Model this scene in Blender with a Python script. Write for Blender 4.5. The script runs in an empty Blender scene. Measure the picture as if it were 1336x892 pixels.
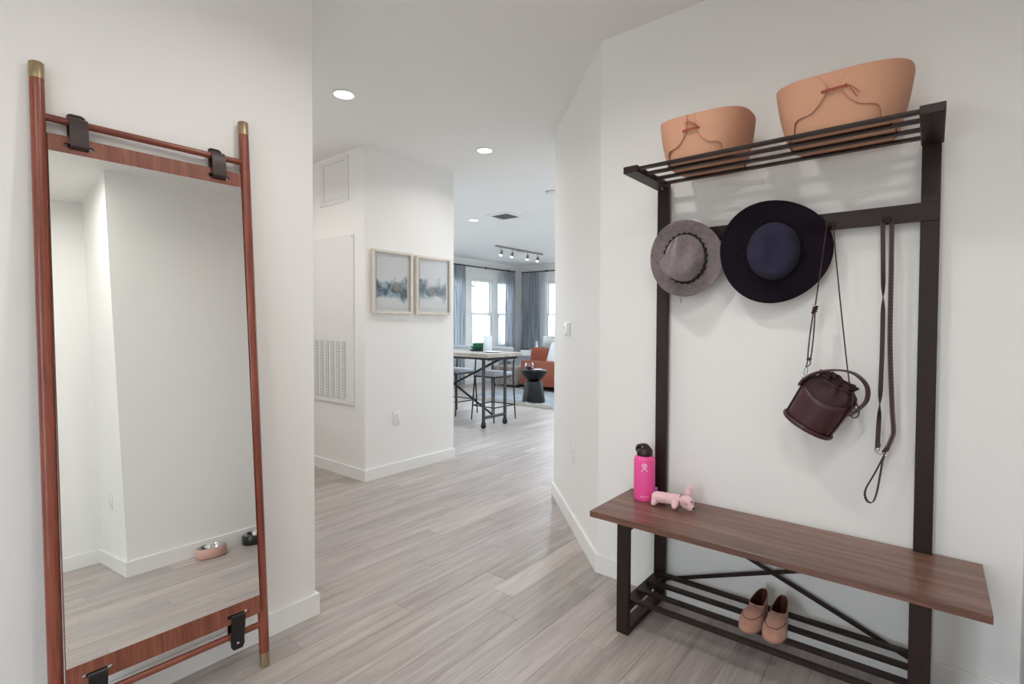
import bpy, bmesh, math, random
from mathutils import Vector, Matrix, Euler

random.seed(7)
S = bpy.context.scene
COL = S.collection
PI = math.pi

# ------------------------------------------------------------------ camera
cd = bpy.data.cameras.new('camera')
cam = bpy.data.objects.new('camera', cd)
COL.objects.link(cam)
RT = Vector((0.77676061, 0.62978507, 0.00370336))
DN = Vector((0.01847229, -0.01690474, -0.99968645))
FW = Vector((-0.629525, 0.77658547, -0.02476451))
rot = Matrix((RT, -DN, -FW)).transposed()
cam.matrix_world = Matrix.Translation((0, 0, 1.30)) @ rot.to_4x4()
cd.sensor_width = 36.0
cd.lens = 36.0 * 675.18 / 1336.0
cd.shift_y = -4.83 / 1336.0
cd.clip_start = 0.02
S.camera = cam

# ------------------------------------------------------------------ world, exposure
W = bpy.data.worlds.new('sky')
S.world = W
W.use_nodes = True
wn = W.node_tree.nodes
bg = wn['Background']
bg.inputs[0].default_value = (0.80, 0.90, 1.0, 1)
bg.inputs[1].default_value = 10.0
S.view_settings.view_transform = 'Standard'
S.view_settings.look = 'None'
S.view_settings.gamma = 1.0
S.view_settings.use_curve_mapping = False
S.view_settings.exposure = -0.10
S.render.film_transparent = False
S.cycles.max_bounces = 14
S.cycles.diffuse_bounces = 8
S.cycles.transparent_max_bounces = 16
S.cycles.sample_clamp_indirect = 6.0
S.cycles.caustics_reflective = True
S.cycles.use_denoising = True

POWER_FILL = 10.0
POWER_FOYER, POWER_HALL, POWER_LIVING = 10.5, 5.2, 30.0
WARM = (1.0, 0.97, 0.935)
DAYLIGHT_TINT = (0.80, 0.90, 1.0)  # daylight blue given to the living room lamps


# ------------------------------------------------------------------ helpers
def lin(h):
    h = h.lstrip('#')
    out = []
    for i in (0, 2, 4):
        c = int(h[i:i + 2], 16) / 255
        out.append(c / 12.92 if c <= 0.04045 else ((c + 0.055) / 1.055) ** 2.4)
    return tuple(out) + (1,)


def new_mat(name):
    m = bpy.data.materials.new(name)
    m.use_nodes = True
    nt = m.node_tree
    b = nt.nodes['Principled BSDF']
    return m, nt, b


def nd(nt, typ, **kw):
    n = nt.nodes.new(typ)
    for k, v in kw.items():
        if k.startswith('i_'):
            key = k[2:].replace('_', ' ')
            n.inputs[key].default_value = v
        else:
            setattr(n, k, v)
    return n


def mat(name, col, rough=0.5, metal=0.0, noise=0.0, nscale=30, stretch=(1, 1, 1), col2=None, bump=0.0, bscale=200,
        spec=0.5, sheen=0.0, coat=0.0, detail=4):
    m, nt, b = new_mat(name)
    c = lin(col) if isinstance(col, str) else tuple(col) + (1,)
    b.inputs['Base Color'].default_value = c
    b.inputs['Roughness'].default_value = rough
    b.inputs['Metallic'].default_value = metal
    b.inputs['Specular IOR Level'].default_value = spec
    if sheen:
        b.inputs['Sheen Weight'].default_value = sheen
        b.inputs['Sheen Roughness'].default_value = 0.6
    if coat:
        b.inputs['Coat Weight'].default_value = coat
        b.inputs['Coat Roughness'].default_value = 0.15
    tc = nd(nt, 'ShaderNodeTexCoord')
    if noise or col2:
        mp = nd(nt, 'ShaderNodeMapping')
        mp.inputs['Scale'].default_value = stretch
        nt.links.new(tc.outputs['Object'], mp.inputs['Vector'])
        n = nd(nt, 'ShaderNodeTexNoise', i_Scale=nscale, i_Detail=detail, i_Roughness=0.6)
        nt.links.new(mp.outputs[0], n.inputs['Vector'])
        r = nd(nt, 'ShaderNodeValToRGB')
        c2 = lin(col2) if col2 else tuple(max(0, v * (1 - noise)) for v in c[:3]) + (1,)
        r.color_ramp.elements[0].position = 0.3
        r.color_ramp.elements[1].position = 0.7
        r.color_ramp.elements[0].color = c2
        r.color_ramp.elements[1].color = c
        nt.links.new(n.outputs['Fac'], r.inputs[0])
        nt.links.new(r.outputs[0], b.inputs['Base Color'])
    if bump:
        n2 = nd(nt, 'ShaderNodeTexNoise', i_Scale=bscale, i_Detail=3.0)
        nt.links.new(tc.outputs['Object'], n2.inputs['Vector'])
        bp = nd(nt, 'ShaderNodeBump', i_Strength=bump, i_Distance=0.002)
        nt.links.new(n2.outputs['Fac'], bp.inputs['Height'])
        nt.links.new(bp.outputs[0], b.inputs['Normal'])
    return m


def wood(name, base, dark, light, axis='Z', scale=1.0, rough=0.4, spec=0.5, coat=0.0, use_obj_color=False, contrast=1.0):
    """straight-grained wood with the grain running along axis"""
    m, nt, b = new_mat(name)
    tc = nd(nt, 'ShaderNodeTexCoord')
    oi = nd(nt, 'ShaderNodeObjectInfo')
    add = nd(nt, 'ShaderNodeVectorMath', operation='ADD')
    mul = nd(nt, 'ShaderNodeVectorMath', operation='SCALE', i_Scale=37.0)
    cmb = nd(nt, 'ShaderNodeCombineXYZ')
    for i in range(3):
        nt.links.new(oi.outputs['Random'], cmb.inputs[i])
    nt.links.new(cmb.outputs[0], mul.inputs[0])
    nt.links.new(tc.outputs['Object'], add.inputs[0])
    nt.links.new(mul.outputs[0], add.inputs[1])

    def noise(sc, along, det, dist=0.0):
        mp = nd(nt, 'ShaderNodeMapping')
        s = [sc, sc, sc]
        s['XYZ'.index(axis)] = sc * along
        mp.inputs['Scale'].default_value = s
        nt.links.new(add.outputs[0], mp.inputs['Vector'])
        n = nd(nt, 'ShaderNodeTexNoise', i_Scale=1.0, i_Detail=det, i_Roughness=0.62, i_Distortion=dist)
        nt.links.new(mp.outputs[0], n.inputs['Vector'])
        return n
    n1 = noise(22 * scale, 0.05, 5.0, 0.4)
    n2 = noise(140 * scale, 0.035, 3.0)
    n3 = noise(5 * scale, 0.22, 2.0, 0.8)
    a1 = nd(nt, 'ShaderNodeMath', operation='MULTIPLY_ADD')
    a1.inputs[1].default_value = 0.45
    nt.links.new(n1.outputs['Fac'], a1.inputs[0])
    a2 = nd(nt, 'ShaderNodeMath', operation='MULTIPLY_ADD')
    a2.inputs[1].default_value = 0.3
    nt.links.new(n2.outputs['Fac'], a2.inputs[0])
    m3 = nd(nt, 'ShaderNodeMath', operation='MULTIPLY')
    m3.inputs[1].default_value = 0.25
    nt.links.new(n3.outputs['Fac'], m3.inputs[0])
    nt.links.new(m3.outputs[0], a2.inputs[2])
    nt.links.new(a2.outputs[0], a1.inputs[2])
    r = nd(nt, 'ShaderNodeValToRGB')
    e = r.color_ramp.elements
    e[0].position = 0.5 - 0.14 / contrast
    e[0].color = lin(dark)
    e[1].position = 0.5 + 0.14 / contrast
    e[1].color = lin(light)
    k = e.new(0.5)
    k.color = lin(base)
    nt.links.new(a1.outputs[0], r.inputs[0])
    out = r.outputs[0]
    if use_obj_color:
        mx = nd(nt, 'ShaderNodeMix', data_type='RGBA', blend_type='MULTIPLY')
        mx.inputs[0].default_value = 1.0
        nt.links.new(out, mx.inputs[6])
        nt.links.new(oi.outputs['Color'], mx.inputs[7])
        out = mx.outputs[2]
    nt.links.new(out, b.inputs['Base Color'])
    b.inputs['Roughness'].default_value = rough
    b.inputs['Specular IOR Level'].default_value = spec
    b.inputs['Coat Weight'].default_value = coat
    bp = nd(nt, 'ShaderNodeBump', i_Strength=0.12, i_Distance=0.001)
    nt.links.new(a1.outputs[0], bp.inputs['Height'])
    nt.links.new(bp.outputs[0], b.inputs['Normal'])
    return m


def emit(name, col, strength):
    m, nt, b = new_mat(name)
    b.inputs['Base Color'].default_value = (0, 0, 0, 1)
    b.inputs['Emission Color'].default_value = tuple(col) + (1,)
    b.inputs['Emission Strength'].default_value = strength
    return m


def clear_glass(name, tint=(1, 1, 1), gloss=0.08):
    m, nt, b = new_mat(name)
    nt.nodes.remove(b)
    t = nd(nt, 'ShaderNodeBsdfTransparent')
    t.inputs[0].default_value = tuple(tint) + (1,)
    g = nd(nt, 'ShaderNodeBsdfGlossy', i_Roughness=0.02)
    fr = nd(nt, 'ShaderNodeLayerWeight', i_Blend=0.3)
    mm = nd(nt, 'ShaderNodeMath', operation='MULTIPLY_ADD')
    mm.inputs[1].default_value = 0.6
    mm.inputs[2].default_value = gloss * 0.5
    nt.links.new(fr.outputs['Fresnel'], mm.inputs[0])
    mx = nd(nt, 'ShaderNodeMixShader')
    nt.links.new(mm.outputs[0], mx.inputs[0])
    nt.links.new(t.outputs[0], mx.inputs[1])
    nt.links.new(g.outputs[0], mx.inputs[2])
    nt.links.new(mx.outputs[0], nt.nodes['Material Output'].inputs[0])
    return m


ORG = {}


def origin_of(parent):
    return ORG.get(parent.name, Vector((0, 0, 0))) if parent else Vector((0, 0, 0))


def obj(name, bm, m, parent=None, smooth=False, local=False, angle=40):
    """link a bmesh as one object; world coordinates unless local"""
    o0 = Vector((0, 0, 0)) if local else origin_of(parent)
    if o0.length:
        bmesh.ops.translate(bm, verts=bm.verts, vec=-o0)
    bmesh.ops.recalc_face_normals(bm, faces=bm.faces)
    me = bpy.data.meshes.new(name)
    if smooth:
        lim = math.radians(angle)
        for f in bm.faces:
            f.smooth = True
        for e in bm.edges:
            if len(e.link_faces) == 2 and e.calc_face_angle(0) > lim:
                e.smooth = False
    bm.to_mesh(me)
    bm.free()
    o = bpy.data.objects.new(name, me)
    COL.objects.link(o)
    if m is not None:
        for x in (m if isinstance(m, (list, tuple)) else [m]):
            me.materials.append(x)
    if parent:
        o.parent = parent
        ORG[o.name] = o0
    return o


def tag(o, label=None, cat=None, group=None, kind=None):
    if label:
        o['label'] = label
    if cat:
        o['category'] = cat
    if group:
        o['group'] = group
    if kind:
        o['kind'] = kind
    return o


def thing(name, loc, label, cat, group=None, rot=None):
    o = bpy.data.objects.new(name, None)
    o.empty_display_size = 0.1
    o.location = loc
    if rot:
        o.rotation_euler = rot
    COL.objects.link(o)
    ORG[o.name] = Vector(loc)
    return tag(o, label, cat, group)


def copy_tree(o, parent=None):
    c = o.copy()
    COL.objects.link(c)
    if parent:
        c.parent = parent
    for ch in list(o.children):
        copy_tree(ch, c)
    return c


def box(bm, x0, x1, y0, y1, z0, z1, bev=0.0, seg=1, mi=0):
    t = bmesh.new()
    bmesh.ops.create_cube(t, size=1)
    for v in t.verts:
        v.co = Vector(((x0 + x1) / 2 + v.co.x * (x1 - x0), (y0 + y1) / 2 + v.co.y * (y1 - y0), (z0 + z1) / 2 + v.co.z * (z1 - z0)))
    if bev:
        bmesh.ops.bevel(t, geom=t.edges[:], offset=bev, segments=seg, affect='EDGES', profile=0.5)
    merge(bm, t, mi)
    return bm


def merge(bm, t, mi=0, mtx=None):
    mp = {}
    for v in t.verts:
        mp[v] = bm.verts.new(mtx @ v.co if mtx else v.co)
    for f in t.faces:
        try:
            nf = bm.faces.new([mp[v] for v in f.verts])
            nf.material_index = mi
            nf.smooth = f.smooth
        except ValueError:
            pass
    t.free()


def bx(*a, **k):
    return box(bmesh.new(), *a, **k)


def frame_at(t, up=Vector((0, 0, 1))):
    t = t.normalized()
    if abs(t.dot(up)) > 0.97:
        up = Vector((1, 0, 0))
    n = t.cross(up).normalized()
    return n, n.cross(t).normalized()


def tube(bm, pts, r, seg=8, caps=True, closed=False):
    pts = [Vector(p) for p in pts]
    n = len(pts)
    rs = r if isinstance(r, (list, tuple)) else [r] * n
    rings = []
    N = None
    for i, p in enumerate(pts):
        if closed:
            t = pts[(i + 1) % n] - pts[i - 1]
        else:
            t = pts[min(i + 1, n - 1)] - pts[max(i - 1, 0)]
        t.normalize()
        if N is None:
            N, B = frame_at(t)
        else:
            N = (N - t * N.dot(t))
            N.normalize()
        B = t.cross(N)
        rings.append([bm.verts.new(p + (N * math.cos(2 * PI * k / seg) + B * math.sin(2 * PI * k / seg)) * rs[i]) for k in range(seg)])
    m = n if closed else n - 1
    for i in range(m):
        a, b = rings[i], rings[(i + 1) % n]
        for k in range(seg):
            bm.faces.new((a[k], a[(k + 1) % seg], b[(k + 1) % seg], b[k]))
    if caps and not closed:
        bm.faces.new(rings[0][::-1])
        bm.faces.new(rings[-1])
    return bm


def ribbon(bm, pts, wdirs, width, thick, closed=False):
    """flat strap: wdirs one vector or one per point"""
    pts = [Vector(p) for p in pts]
    n = len(pts)
    rings = []
    for i, p in enumerate(pts):
        t = (pts[(i + 1) % n] - pts[i - 1]) if closed else (pts[min(i + 1, n - 1)] - pts[max(i - 1, 0)])
        t.normalize()
        w = Vector(wdirs[i] if isinstance(wdirs, list) else wdirs)
        w = (w - t * w.dot(t)).normalized()
        q = t.cross(w)
        wd = width[i] if isinstance(width, (list, tuple)) else width
        rings.append([bm.verts.new(p + w * (sx * wd / 2) + q * (sy * thick / 2)) for sx, sy in ((-1, -1), (1, -1), (1, 1), (-1, 1))])
    for i in range(n if closed else n - 1):
        a, b = rings[i], rings[(i + 1) % n]
        for k in range(4):
            bm.faces.new((a[k], a[(k + 1) % 4], b[(k + 1) % 4], b[k]))
    if not closed:
        bm.faces.new(rings[0][::-1])
        bm.faces.new(rings[-1])
    return bm


def smooth_path(pts, n=8):
    """Catmull-Rom through the points"""
    P = [Vector(p) for p in pts]
    P = [P[0] * 2 - P[1]] + P + [P[-1] * 2 - P[-2]]
    out = []
    for i in range(1, len(P) - 2):
        for k in range(n):
            t = k / n
            a, b, c, d = P[i - 1], P[i], P[i + 1], P[i + 2]
            out.append(0.5 * ((2 * b) + (c - a) * t + (2 * a - 5 * b + 4 * c - d) * t * t + (3 * b - a - 3 * c + d) * t ** 3))
    out.append(P[-2])
    return out


def lathe(bm, prof, seg=32, c=(0, 0, 0), sx=1.0, sy=1.0):
    c = Vector(c)
    rings = []
    for r, z in prof:
        if r < 1e-6:
            rings.append([bm.verts.new(c + Vector((0, 0, z)))])
        else:
            rings.append([bm.verts.new(c + Vector((r * sx * math.cos(2 * PI * k / seg), r * sy * math.sin(2 * PI * k / seg), z))) for k in range(seg)])
    for a, b in zip(rings, rings[1:]):
        for k in range(seg):
            k2 = (k + 1) % seg
            if len(a) == 1 and len(b) == 1:
                continue
            if len(a) == 1:
                bm.faces.new((a[0], b[k2], b[k]))
            elif len(b) == 1:
                bm.faces.new((a[k], a[k2], b[0]))
            else:
                bm.faces.new((a[k], a[k2], b[k2], b[k]))
    return bm


def lathed(prof, seg=32, c=(0, 0, 0), **k):
    return lathe(bmesh.new(), prof, seg, c, **k)


def grid(bm, fn, nu, nv, closed_u=False):
    V = [[bm.verts.new(fn(i / (nu if closed_u else nu - 1), j / (nv - 1))) for i in range(nu)] for j in range(nv)]
    for j in range(nv - 1):
        for i in range(nu if closed_u else nu - 1):
            i2 = (i + 1) % nu
            bm.faces.new((V[j][i], V[j][i2], V[j + 1][i2], V[j + 1][i]))
    return V


def prism(bm, poly, z0, z1):
    a = [bm.verts.new((x, y, z0)) for x, y in poly]
    b = [bm.verts.new((x, y, z1)) for x, y in poly]
    n = len(poly)
    for i in range(n):
        bm.faces.new((a[i], a[(i + 1) % n], b[(i + 1) % n], b[i]))
    bm.faces.new(a[::-1])
    bm.faces.new(b)
    return bm


def beam(bm, p, q, w, h, up=(0, 0, 1)):
    """rectangular bar from p to q, w across, h along up"""
    p, q = Vector(p), Vector(q)
    t = (q - p).normalized()
    u = Vector(up)
    n = t.cross(u).normalized()
    u = n.cross(t)
    R = []
    for c in (p, q):
        R.append([bm.verts.new(c + n * (a * w / 2) + u * (b * h / 2)) for a, b in ((-1, -1), (1, -1), (1, 1), (-1, 1))])
    for k in range(4):
        bm.faces.new((R[0][k], R[0][(k + 1) % 4], R[1][(k + 1) % 4], R[1][k]))
    bm.faces.new(R[0][::-1])
    bm.faces.new(R[1])
    return bm


def struct(o):
    o['kind'] = 'structure'
    return o


def mod_subsurf(o, lv=1):
    m = o.modifiers.new('subsurf', 'SUBSURF')
    m.levels = lv
    m.render_levels = lv
    return o


def mod_solid(o, t, off=-1):
    m = o.modifiers.new('solid', 'SOLIDIFY')
    m.thickness = t
    m.offset = off
    return o


# ------------------------------------------------------------------ materials
M_wall = mat('wall_paint', '#eeedeb', 0.6, bump=0.06, bscale=350, spec=0.3)
M_ceil = mat('ceiling_paint', '#ecebe9', 0.8, bump=0.05, bscale=300, spec=0.2)
M_trim = mat('trim_paint', '#eeeeec', 0.35, spec=0.45)
M_gap = mat('floor_gap', '#8f8782', 0.8)
M_plank = wood('grey_oak_plank', '#a49b96', '#8e8580', '#b8b0ac', axis='Y', scale=1.2, rough=0.36, spec=0.5, use_obj_color=True)
M_walnut = wood('walnut_post', '#80402f', '#5f2b1f', '#95543f', axis='Z', scale=2.0, rough=0.30)
M_veneer = wood('walnut_veneer', '#7c4533', '#653425', '#945d49', axis='Z', scale=2.4, rough=0.45)
M_walnut_y = wood('walnut_rail', '#7f402f', '#5f2b1f', '#93523e', axis='Y', scale=2.0, rough=0.30)
M_bench = wood('bench_walnut', '#745244', '#583b30', '#906d5d', axis='X', scale=1.3, rough=0.30, spec=0.5, contrast=1.25)
M_steel = mat('dark_bronze_steel', '#2a1c19', 0.45, metal=0.2, spec=0.35)
M_brass = mat('aged_brass', '#b09c7c', 0.42, metal=0.85, noise=0.15, nscale=60)
M_leather_dk = mat('dark_brown_leather', '#33211f', 0.42, bump=0.15, bscale=400)
M_leather_bk = mat('black_leather', '#141214', 0.35, bump=0.1, bscale=400)
M_rivet = mat('nickel', '#c8c6c2', 0.25, metal=1.0)
M_mirror = mat('mirror_silver', (0.93, 0.945, 0.93), 0.0, metal=1.0)
M_felt_tan = mat('tan_felt_leather', '#cd9a7f', 0.75, noise=0.05, nscale=14, bump=0.05, bscale=600, spec=0.25)
M_cord = mat('rust_cord', '#a3543f', 0.6)
M_grayfelt = mat('grey_wool_felt', '#8b7f80', 0.95, col2='#74686a', nscale=60, bump=0.5, bscale=700, spec=0.15, sheen=0.3)
M_black_trim = mat('black_ribbon', '#171317', 0.7)
M_navyfelt = mat('navy_wool_felt', '#37374c', 0.95, col2='#292737', nscale=14, bump=0.4, bscale=600, spec=0.1, sheen=0.03)
M_brimfelt = mat('dark_plum_felt', '#211a23', 0.95, col2='#1a141c', nscale=20, bump=0.4, bscale=600, spec=0.1, sheen=0.02)
M_bag = mat('burgundy_leather', '#421f25', 0.36, noise=0.1, nscale=12, bump=0.1, bscale=350)
M_bagcloth = mat('burgundy_fabric', '#3a2228', 0.8, bump=0.3, bscale=300)
M_strap = mat('burgundy_strap', '#41262a', 0.45)
M_leash = mat('burgundy_webbing', '#39222a', 0.6)
M_stitch = mat('pale_stitching', '#9a8085', 0.7)
M_pink = mat('pink_powder_coat', '#f2559f', 0.42, spec=0.5, bump=0.05, bscale=900)
M_cap = mat('espresso_plastic', '#2a1a18', 0.4)
M_white = mat('white_print', '#f6e6ee', 0.5)
M_plush = mat('pink_plush', '#f3c9cd', 0.95, noise=0.08, nscale=80, bump=0.9, bscale=500, spec=0.1, sheen=0.4)
M_purple = mat('purple_tag', '#a044a8', 0.6)
M_suede = mat('blush_suede', '#bb8a77', 0.9, noise=0.12, nscale=50, bump=0.35, bscale=800, spec=0.15, sheen=0.3)
M_shoein = mat('brown_lining', '#54281a', 0.7)
M_sole = mat('dark_sole', '#9c7363', 0.6)
M_plate = mat('white_plastic', '#e8e8e8', 0.35)
M_slot = mat('dark_slot', '#55524f', 0.7)
M_grille_dark = mat('recess_shade', '#4a4844', 0.9)  # dark tone painted for shade behind louvres and vent slats
M_metalwhite = mat('white_enamel', '#e6e6e4', 0.4)
M_oakframe = wood('pale_oak_frame', '#d6cec3', '#cbc2b5', '#e0d9cf', axis='Z', scale=3, rough=0.5)
M_curtain = None
M_rod = mat('black_rod', '#17181c', 0.45)
M_satin = mat('satin_nickel', '#9c9c9e', 0.35, metal=0.8)
M_blackmetal = mat('black_metal', '#1b1b1d', 0.5, spec=0.4)
M_gunmetal = mat('gunmetal_pipe', '#4a4c50', 0.45, metal=0.6)
M_tabletop = wood('weathered_grey_top', '#a39b92', '#8b837b', '#bbb4ac', axis='X', scale=1.0, rough=0.5)
M_greyfab = mat('pale_grey_fabric', '#a9acb2', 0.9, noise=0.08, nscale=120, bump=0.3, bscale=500)
M_green = mat('green_glaze', '#3c7a5c', 0.3)
M_darkplate = mat('charcoal_plate', '#4c5356', 0.4)
M_ceramic = mat('white_ceramic', '#eceeee', 0.25)
M_rust = mat('rust_leather', '#8f4a30', 0.5, noise=0.12, nscale=5, bump=0.1, bscale=120)
M_cushrust = mat('rust_cushion', '#87442f', 0.85, bump=0.3, bscale=300)
M_cushwhite = mat('white_cushion', '#d8d9db', 0.9, bump=0.3, bscale=250)
M_blackwood = mat('black_cast_stone', '#121314', 0.45, noise=0.1, nscale=20, spec=0.3)
M_glass = clear_glass('clear_glass', (0.97, 0.99, 1.0))
M_glazing = clear_glass('picture_glazing', (1, 1, 1), 0.01)
M_frost = mat('frosted_white_glass', '#e3e8ea', 0.2)
M_frost.node_tree.nodes['Principled BSDF'].inputs['Alpha'].default_value = 0.45
M_winglass = clear_glass('window_glass', (0.97, 0.985, 0.98), 0.04)
M_vinyl = mat('white_vinyl', '#dfe2e4', 0.4)
M_blind = mat('white_blind', '#eef0f1', 0.5)
M_rug = mat('blue_grey_rug', '#76808a', 0.95, col2='#a9aeb2', nscale=6, bump=0.6, bscale=150)
M_fringe = mat('ivory_pile', '#d9d7d3', 0.95)
M_bowlpink = mat('pink_ceramic', '#c9a093', 0.35)
M_bowlblack = mat('black_ceramic', '#161616', 0.3)
M_stainless = mat('stainless', '#c9c9c9', 0.18, metal=1.0)
M_bark = mat('bark', '#6f675e', 0.9)
M_leaf = mat('leaf_green', '#56663f', 0.8)
M_ground = mat('pale_concrete', '#b7b5ae', 0.9, noise=0.1, nscale=3)
M_lens = emit('lit_lens', (1.0, 0.97, 0.93), 5.0)
M_lampshade = mat('lamp_shade_linen', '#dfe1e1', 0.9)
M_wine = mat('red_wine', '#6e2a22', 0.15)
M_navybook = mat('navy_cover', '#23304f', 0.5)
M_thread = mat('dark_thread', '#2b2326', 0.7)
M_screen = mat('grey_screen', '#8d9196', 0.3)
M_ottoman = mat('distressed_patchwork', '#a09a94', 0.95, col2='#75675e', nscale=7, bump=0.3, bscale=120)


def curtain_mat(name, base, dark, alpha=1.0):
    m, nt, b = new_mat(name)
    tc = nd(nt, 'ShaderNodeTexCoord')
    mp = nd(nt, 'ShaderNodeMapping')
    mp.inputs['Scale'].default_value = (60, 60, 1.2)
    nt.links.new(tc.outputs['Object'], mp.inputs['Vector'])
    n = nd(nt, 'ShaderNodeTexNoise', i_Scale=1.0, i_Detail=4.0)
    nt.links.new(mp.outputs[0], n.inputs['Vector'])
    r = nd(nt, 'ShaderNodeValToRGB')
    r.color_ramp.elements[0].position = 0.35
    r.color_ramp.elements[1].position = 0.68
    r.color_ramp.elements[0].color = lin(dark)
    r.color_ramp.elements[1].color = lin(base)
    nt.links.new(n.outputs['Fac'], r.inputs[0])
    nt.nodes.remove(b)
    d = nd(nt, 'ShaderNodeBsdfDiffuse')
    t = nd(nt, 'ShaderNodeBsdfTranslucent')
    nt.links.new(r.outputs[0], d.inputs[0])
    nt.links.new(r.outputs[0], t.inputs[0])
    mx = nd(nt, 'ShaderNodeMixShader')
    mx.inputs[0].default_value = 0.3 if alpha == 1.0 else 0.55
    nt.links.new(d.outputs[0], mx.inputs[1])
    nt.links.new(t.outputs[0], mx.inputs[2])
    out = mx.outputs[0]
    if alpha < 1:
        tr = nd(nt, 'ShaderNodeBsdfTransparent')
        m2 = nd(nt, 'ShaderNodeMixShader')
        m2.inputs[0].default_value = alpha
        nt.links.new(tr.outputs[0], m2.inputs[1])
        nt.links.new(out, m2.inputs[2])
        out = m2.outputs[0]
    nt.links.new(out, nt.nodes['Material Output'].inputs[0])
    return m


M_curtain = curtain_mat('slate_curtain', '#cfd3d9', '#8b9099')
M_sheer = curtain_mat('sheer_voile', '#e6eaef', '#cfd5dd', 0.62)


def art_mat(name, seed, ochre):
    """loose watercolour band of blue-grey washes on white paper (flat print)"""
    m, nt, b = new_mat(name)
    tc = nd(nt, 'ShaderNodeTexCoord')
    sep = nd(nt, 'ShaderNodeSeparateXYZ')
    nt.links.new(tc.outputs['Object'], sep.inputs[0])
    off = nd(nt, 'ShaderNodeVectorMath', operation='ADD')
    off.inputs[1].default_value = (seed, seed * 1.7, seed * 0.3)
    nt.links.new(tc.outputs['Object'], off.inputs[0])
    n1 = nd(nt, 'ShaderNodeTexNoise', i_Scale=6.0, i_Detail=2.0, i_Distortion=0.6)
    n2 = nd(nt, 'ShaderNodeTexNoise', i_Scale=11.0, i_Detail=3.0, i_Distortion=1.2)
    n3 = nd(nt, 'ShaderNodeTexVoronoi', i_Scale=13.0)
    n3.feature = 'SMOOTH_F1'
    for n in (n1, n2, n3):
        nt.links.new(off.outputs[0], n.inputs['Vector'])

    def mathn(op, a, bb, c=None):
        k = nd(nt, 'ShaderNodeMath', operation=op)
        for i, v in enumerate((a, bb, c)):
            if v is None:
                continue
            if isinstance(v, (int, float)):
                k.inputs[i].default_value = v
            else:
                nt.links.new(v, k.inputs[i])
        return k.outputs[0]
    # height of the wash above / below its middle line, wobbling with the noise
    z = mathn('ADD', sep.outputs['Z'], 0.045)
    wob = mathn('MULTIPLY_ADD', n1.outputs['Fac'], 0.32, -0.16)
    z2 = mathn('ADD', z, wob)
    d = mathn('ABSOLUTE', z2, 0)
    wash = mathn('MULTIPLY_ADD', d, -11.0, 1.15)
    wash = mathn('MULTIPLY', wash, mathn('MULTIPLY_ADD', n3.outputs['Distance'], -0.5, 1.3))
    wash = mathn('MINIMUM', mathn('MAXIMUM', wash, 0), 1)
    tone = mathn('MULTIPLY', wash, mathn('MULTIPLY_ADD', n2.outputs['Fac'], 2.6, -0.45))
    r = nd(nt, 'ShaderNodeValToRGB')
    e = r.color_ramp.elements
    e[0].position, e[0].color = 0.03, lin('#e9eaec')
    e[1].position, e[1].color = 0.85, lin('#3f5666')
    for p, c in ((0.16, '#c9d0d5'), (0.40, '#93a5ae'), (0.62, '#6b8390')):
        k = e.new(p)
        k.color = lin(c)
    nt.links.new(tone, r.inputs[0])
    oc = nd(nt, 'ShaderNodeMix', data_type='RGBA')
    yy = mathn('ABSOLUTE', mathn('ADD', sep.outputs['Y'], ochre), 0)
    fac = mathn('MULTIPLY', mathn('MAXIMUM', mathn('MULTIPLY_ADD', yy, -12.0, 0.75), 0),
                mathn('MULTIPLY', wash, mathn('GREATER_THAN', z2, -0.005)))
    nt.links.new(fac, oc.inputs[0])
    nt.links.new(r.outputs[0], oc.inputs[6])
    oc.inputs[7].default_value = lin('#b3a272')
    nt.links.new(oc.outputs[2], b.inputs['Base Color'])
    b.inputs['Roughness'].default_value = 0.7
    return m


# ================================================================== STRUCTURE
CEIL = 2.77
BBH = 0.097
YR, XE, YJ, XS = 2.392, 0.25, 0.957, 0.99      # right wall, entry wall, jog, side wall
XL, YLE = -2.13, 1.229                          # mirror wall and its end
XB, YB, YB2 = -3.63, 2.549, 3.57                # core corner, its end
XW, YF = -7.95, 10.1                            # window wall, far wall
XLR = -2.245
T = 0.12

# ---- floor: a slab with separate planks laid along y
floor = struct(obj('floor', bx(XW - .1, XS + .1, -1.7, YF + .1, -0.10, -0.006), M_gap))
PW, PL = 0.1338, 1.22
base_me = None
rng = random.Random(11)


def plank_mesh():
    bm = bx(0.0004, PW - 0.0004, 0.0004, PL - 0.0004, -0.006, 0.0, bev=0.0006)
    me = bpy.data.meshes.new('plank')
    bm.to_mesh(me)
    bm.free()
    me.materials.append(M_plank)
    return me


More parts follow.
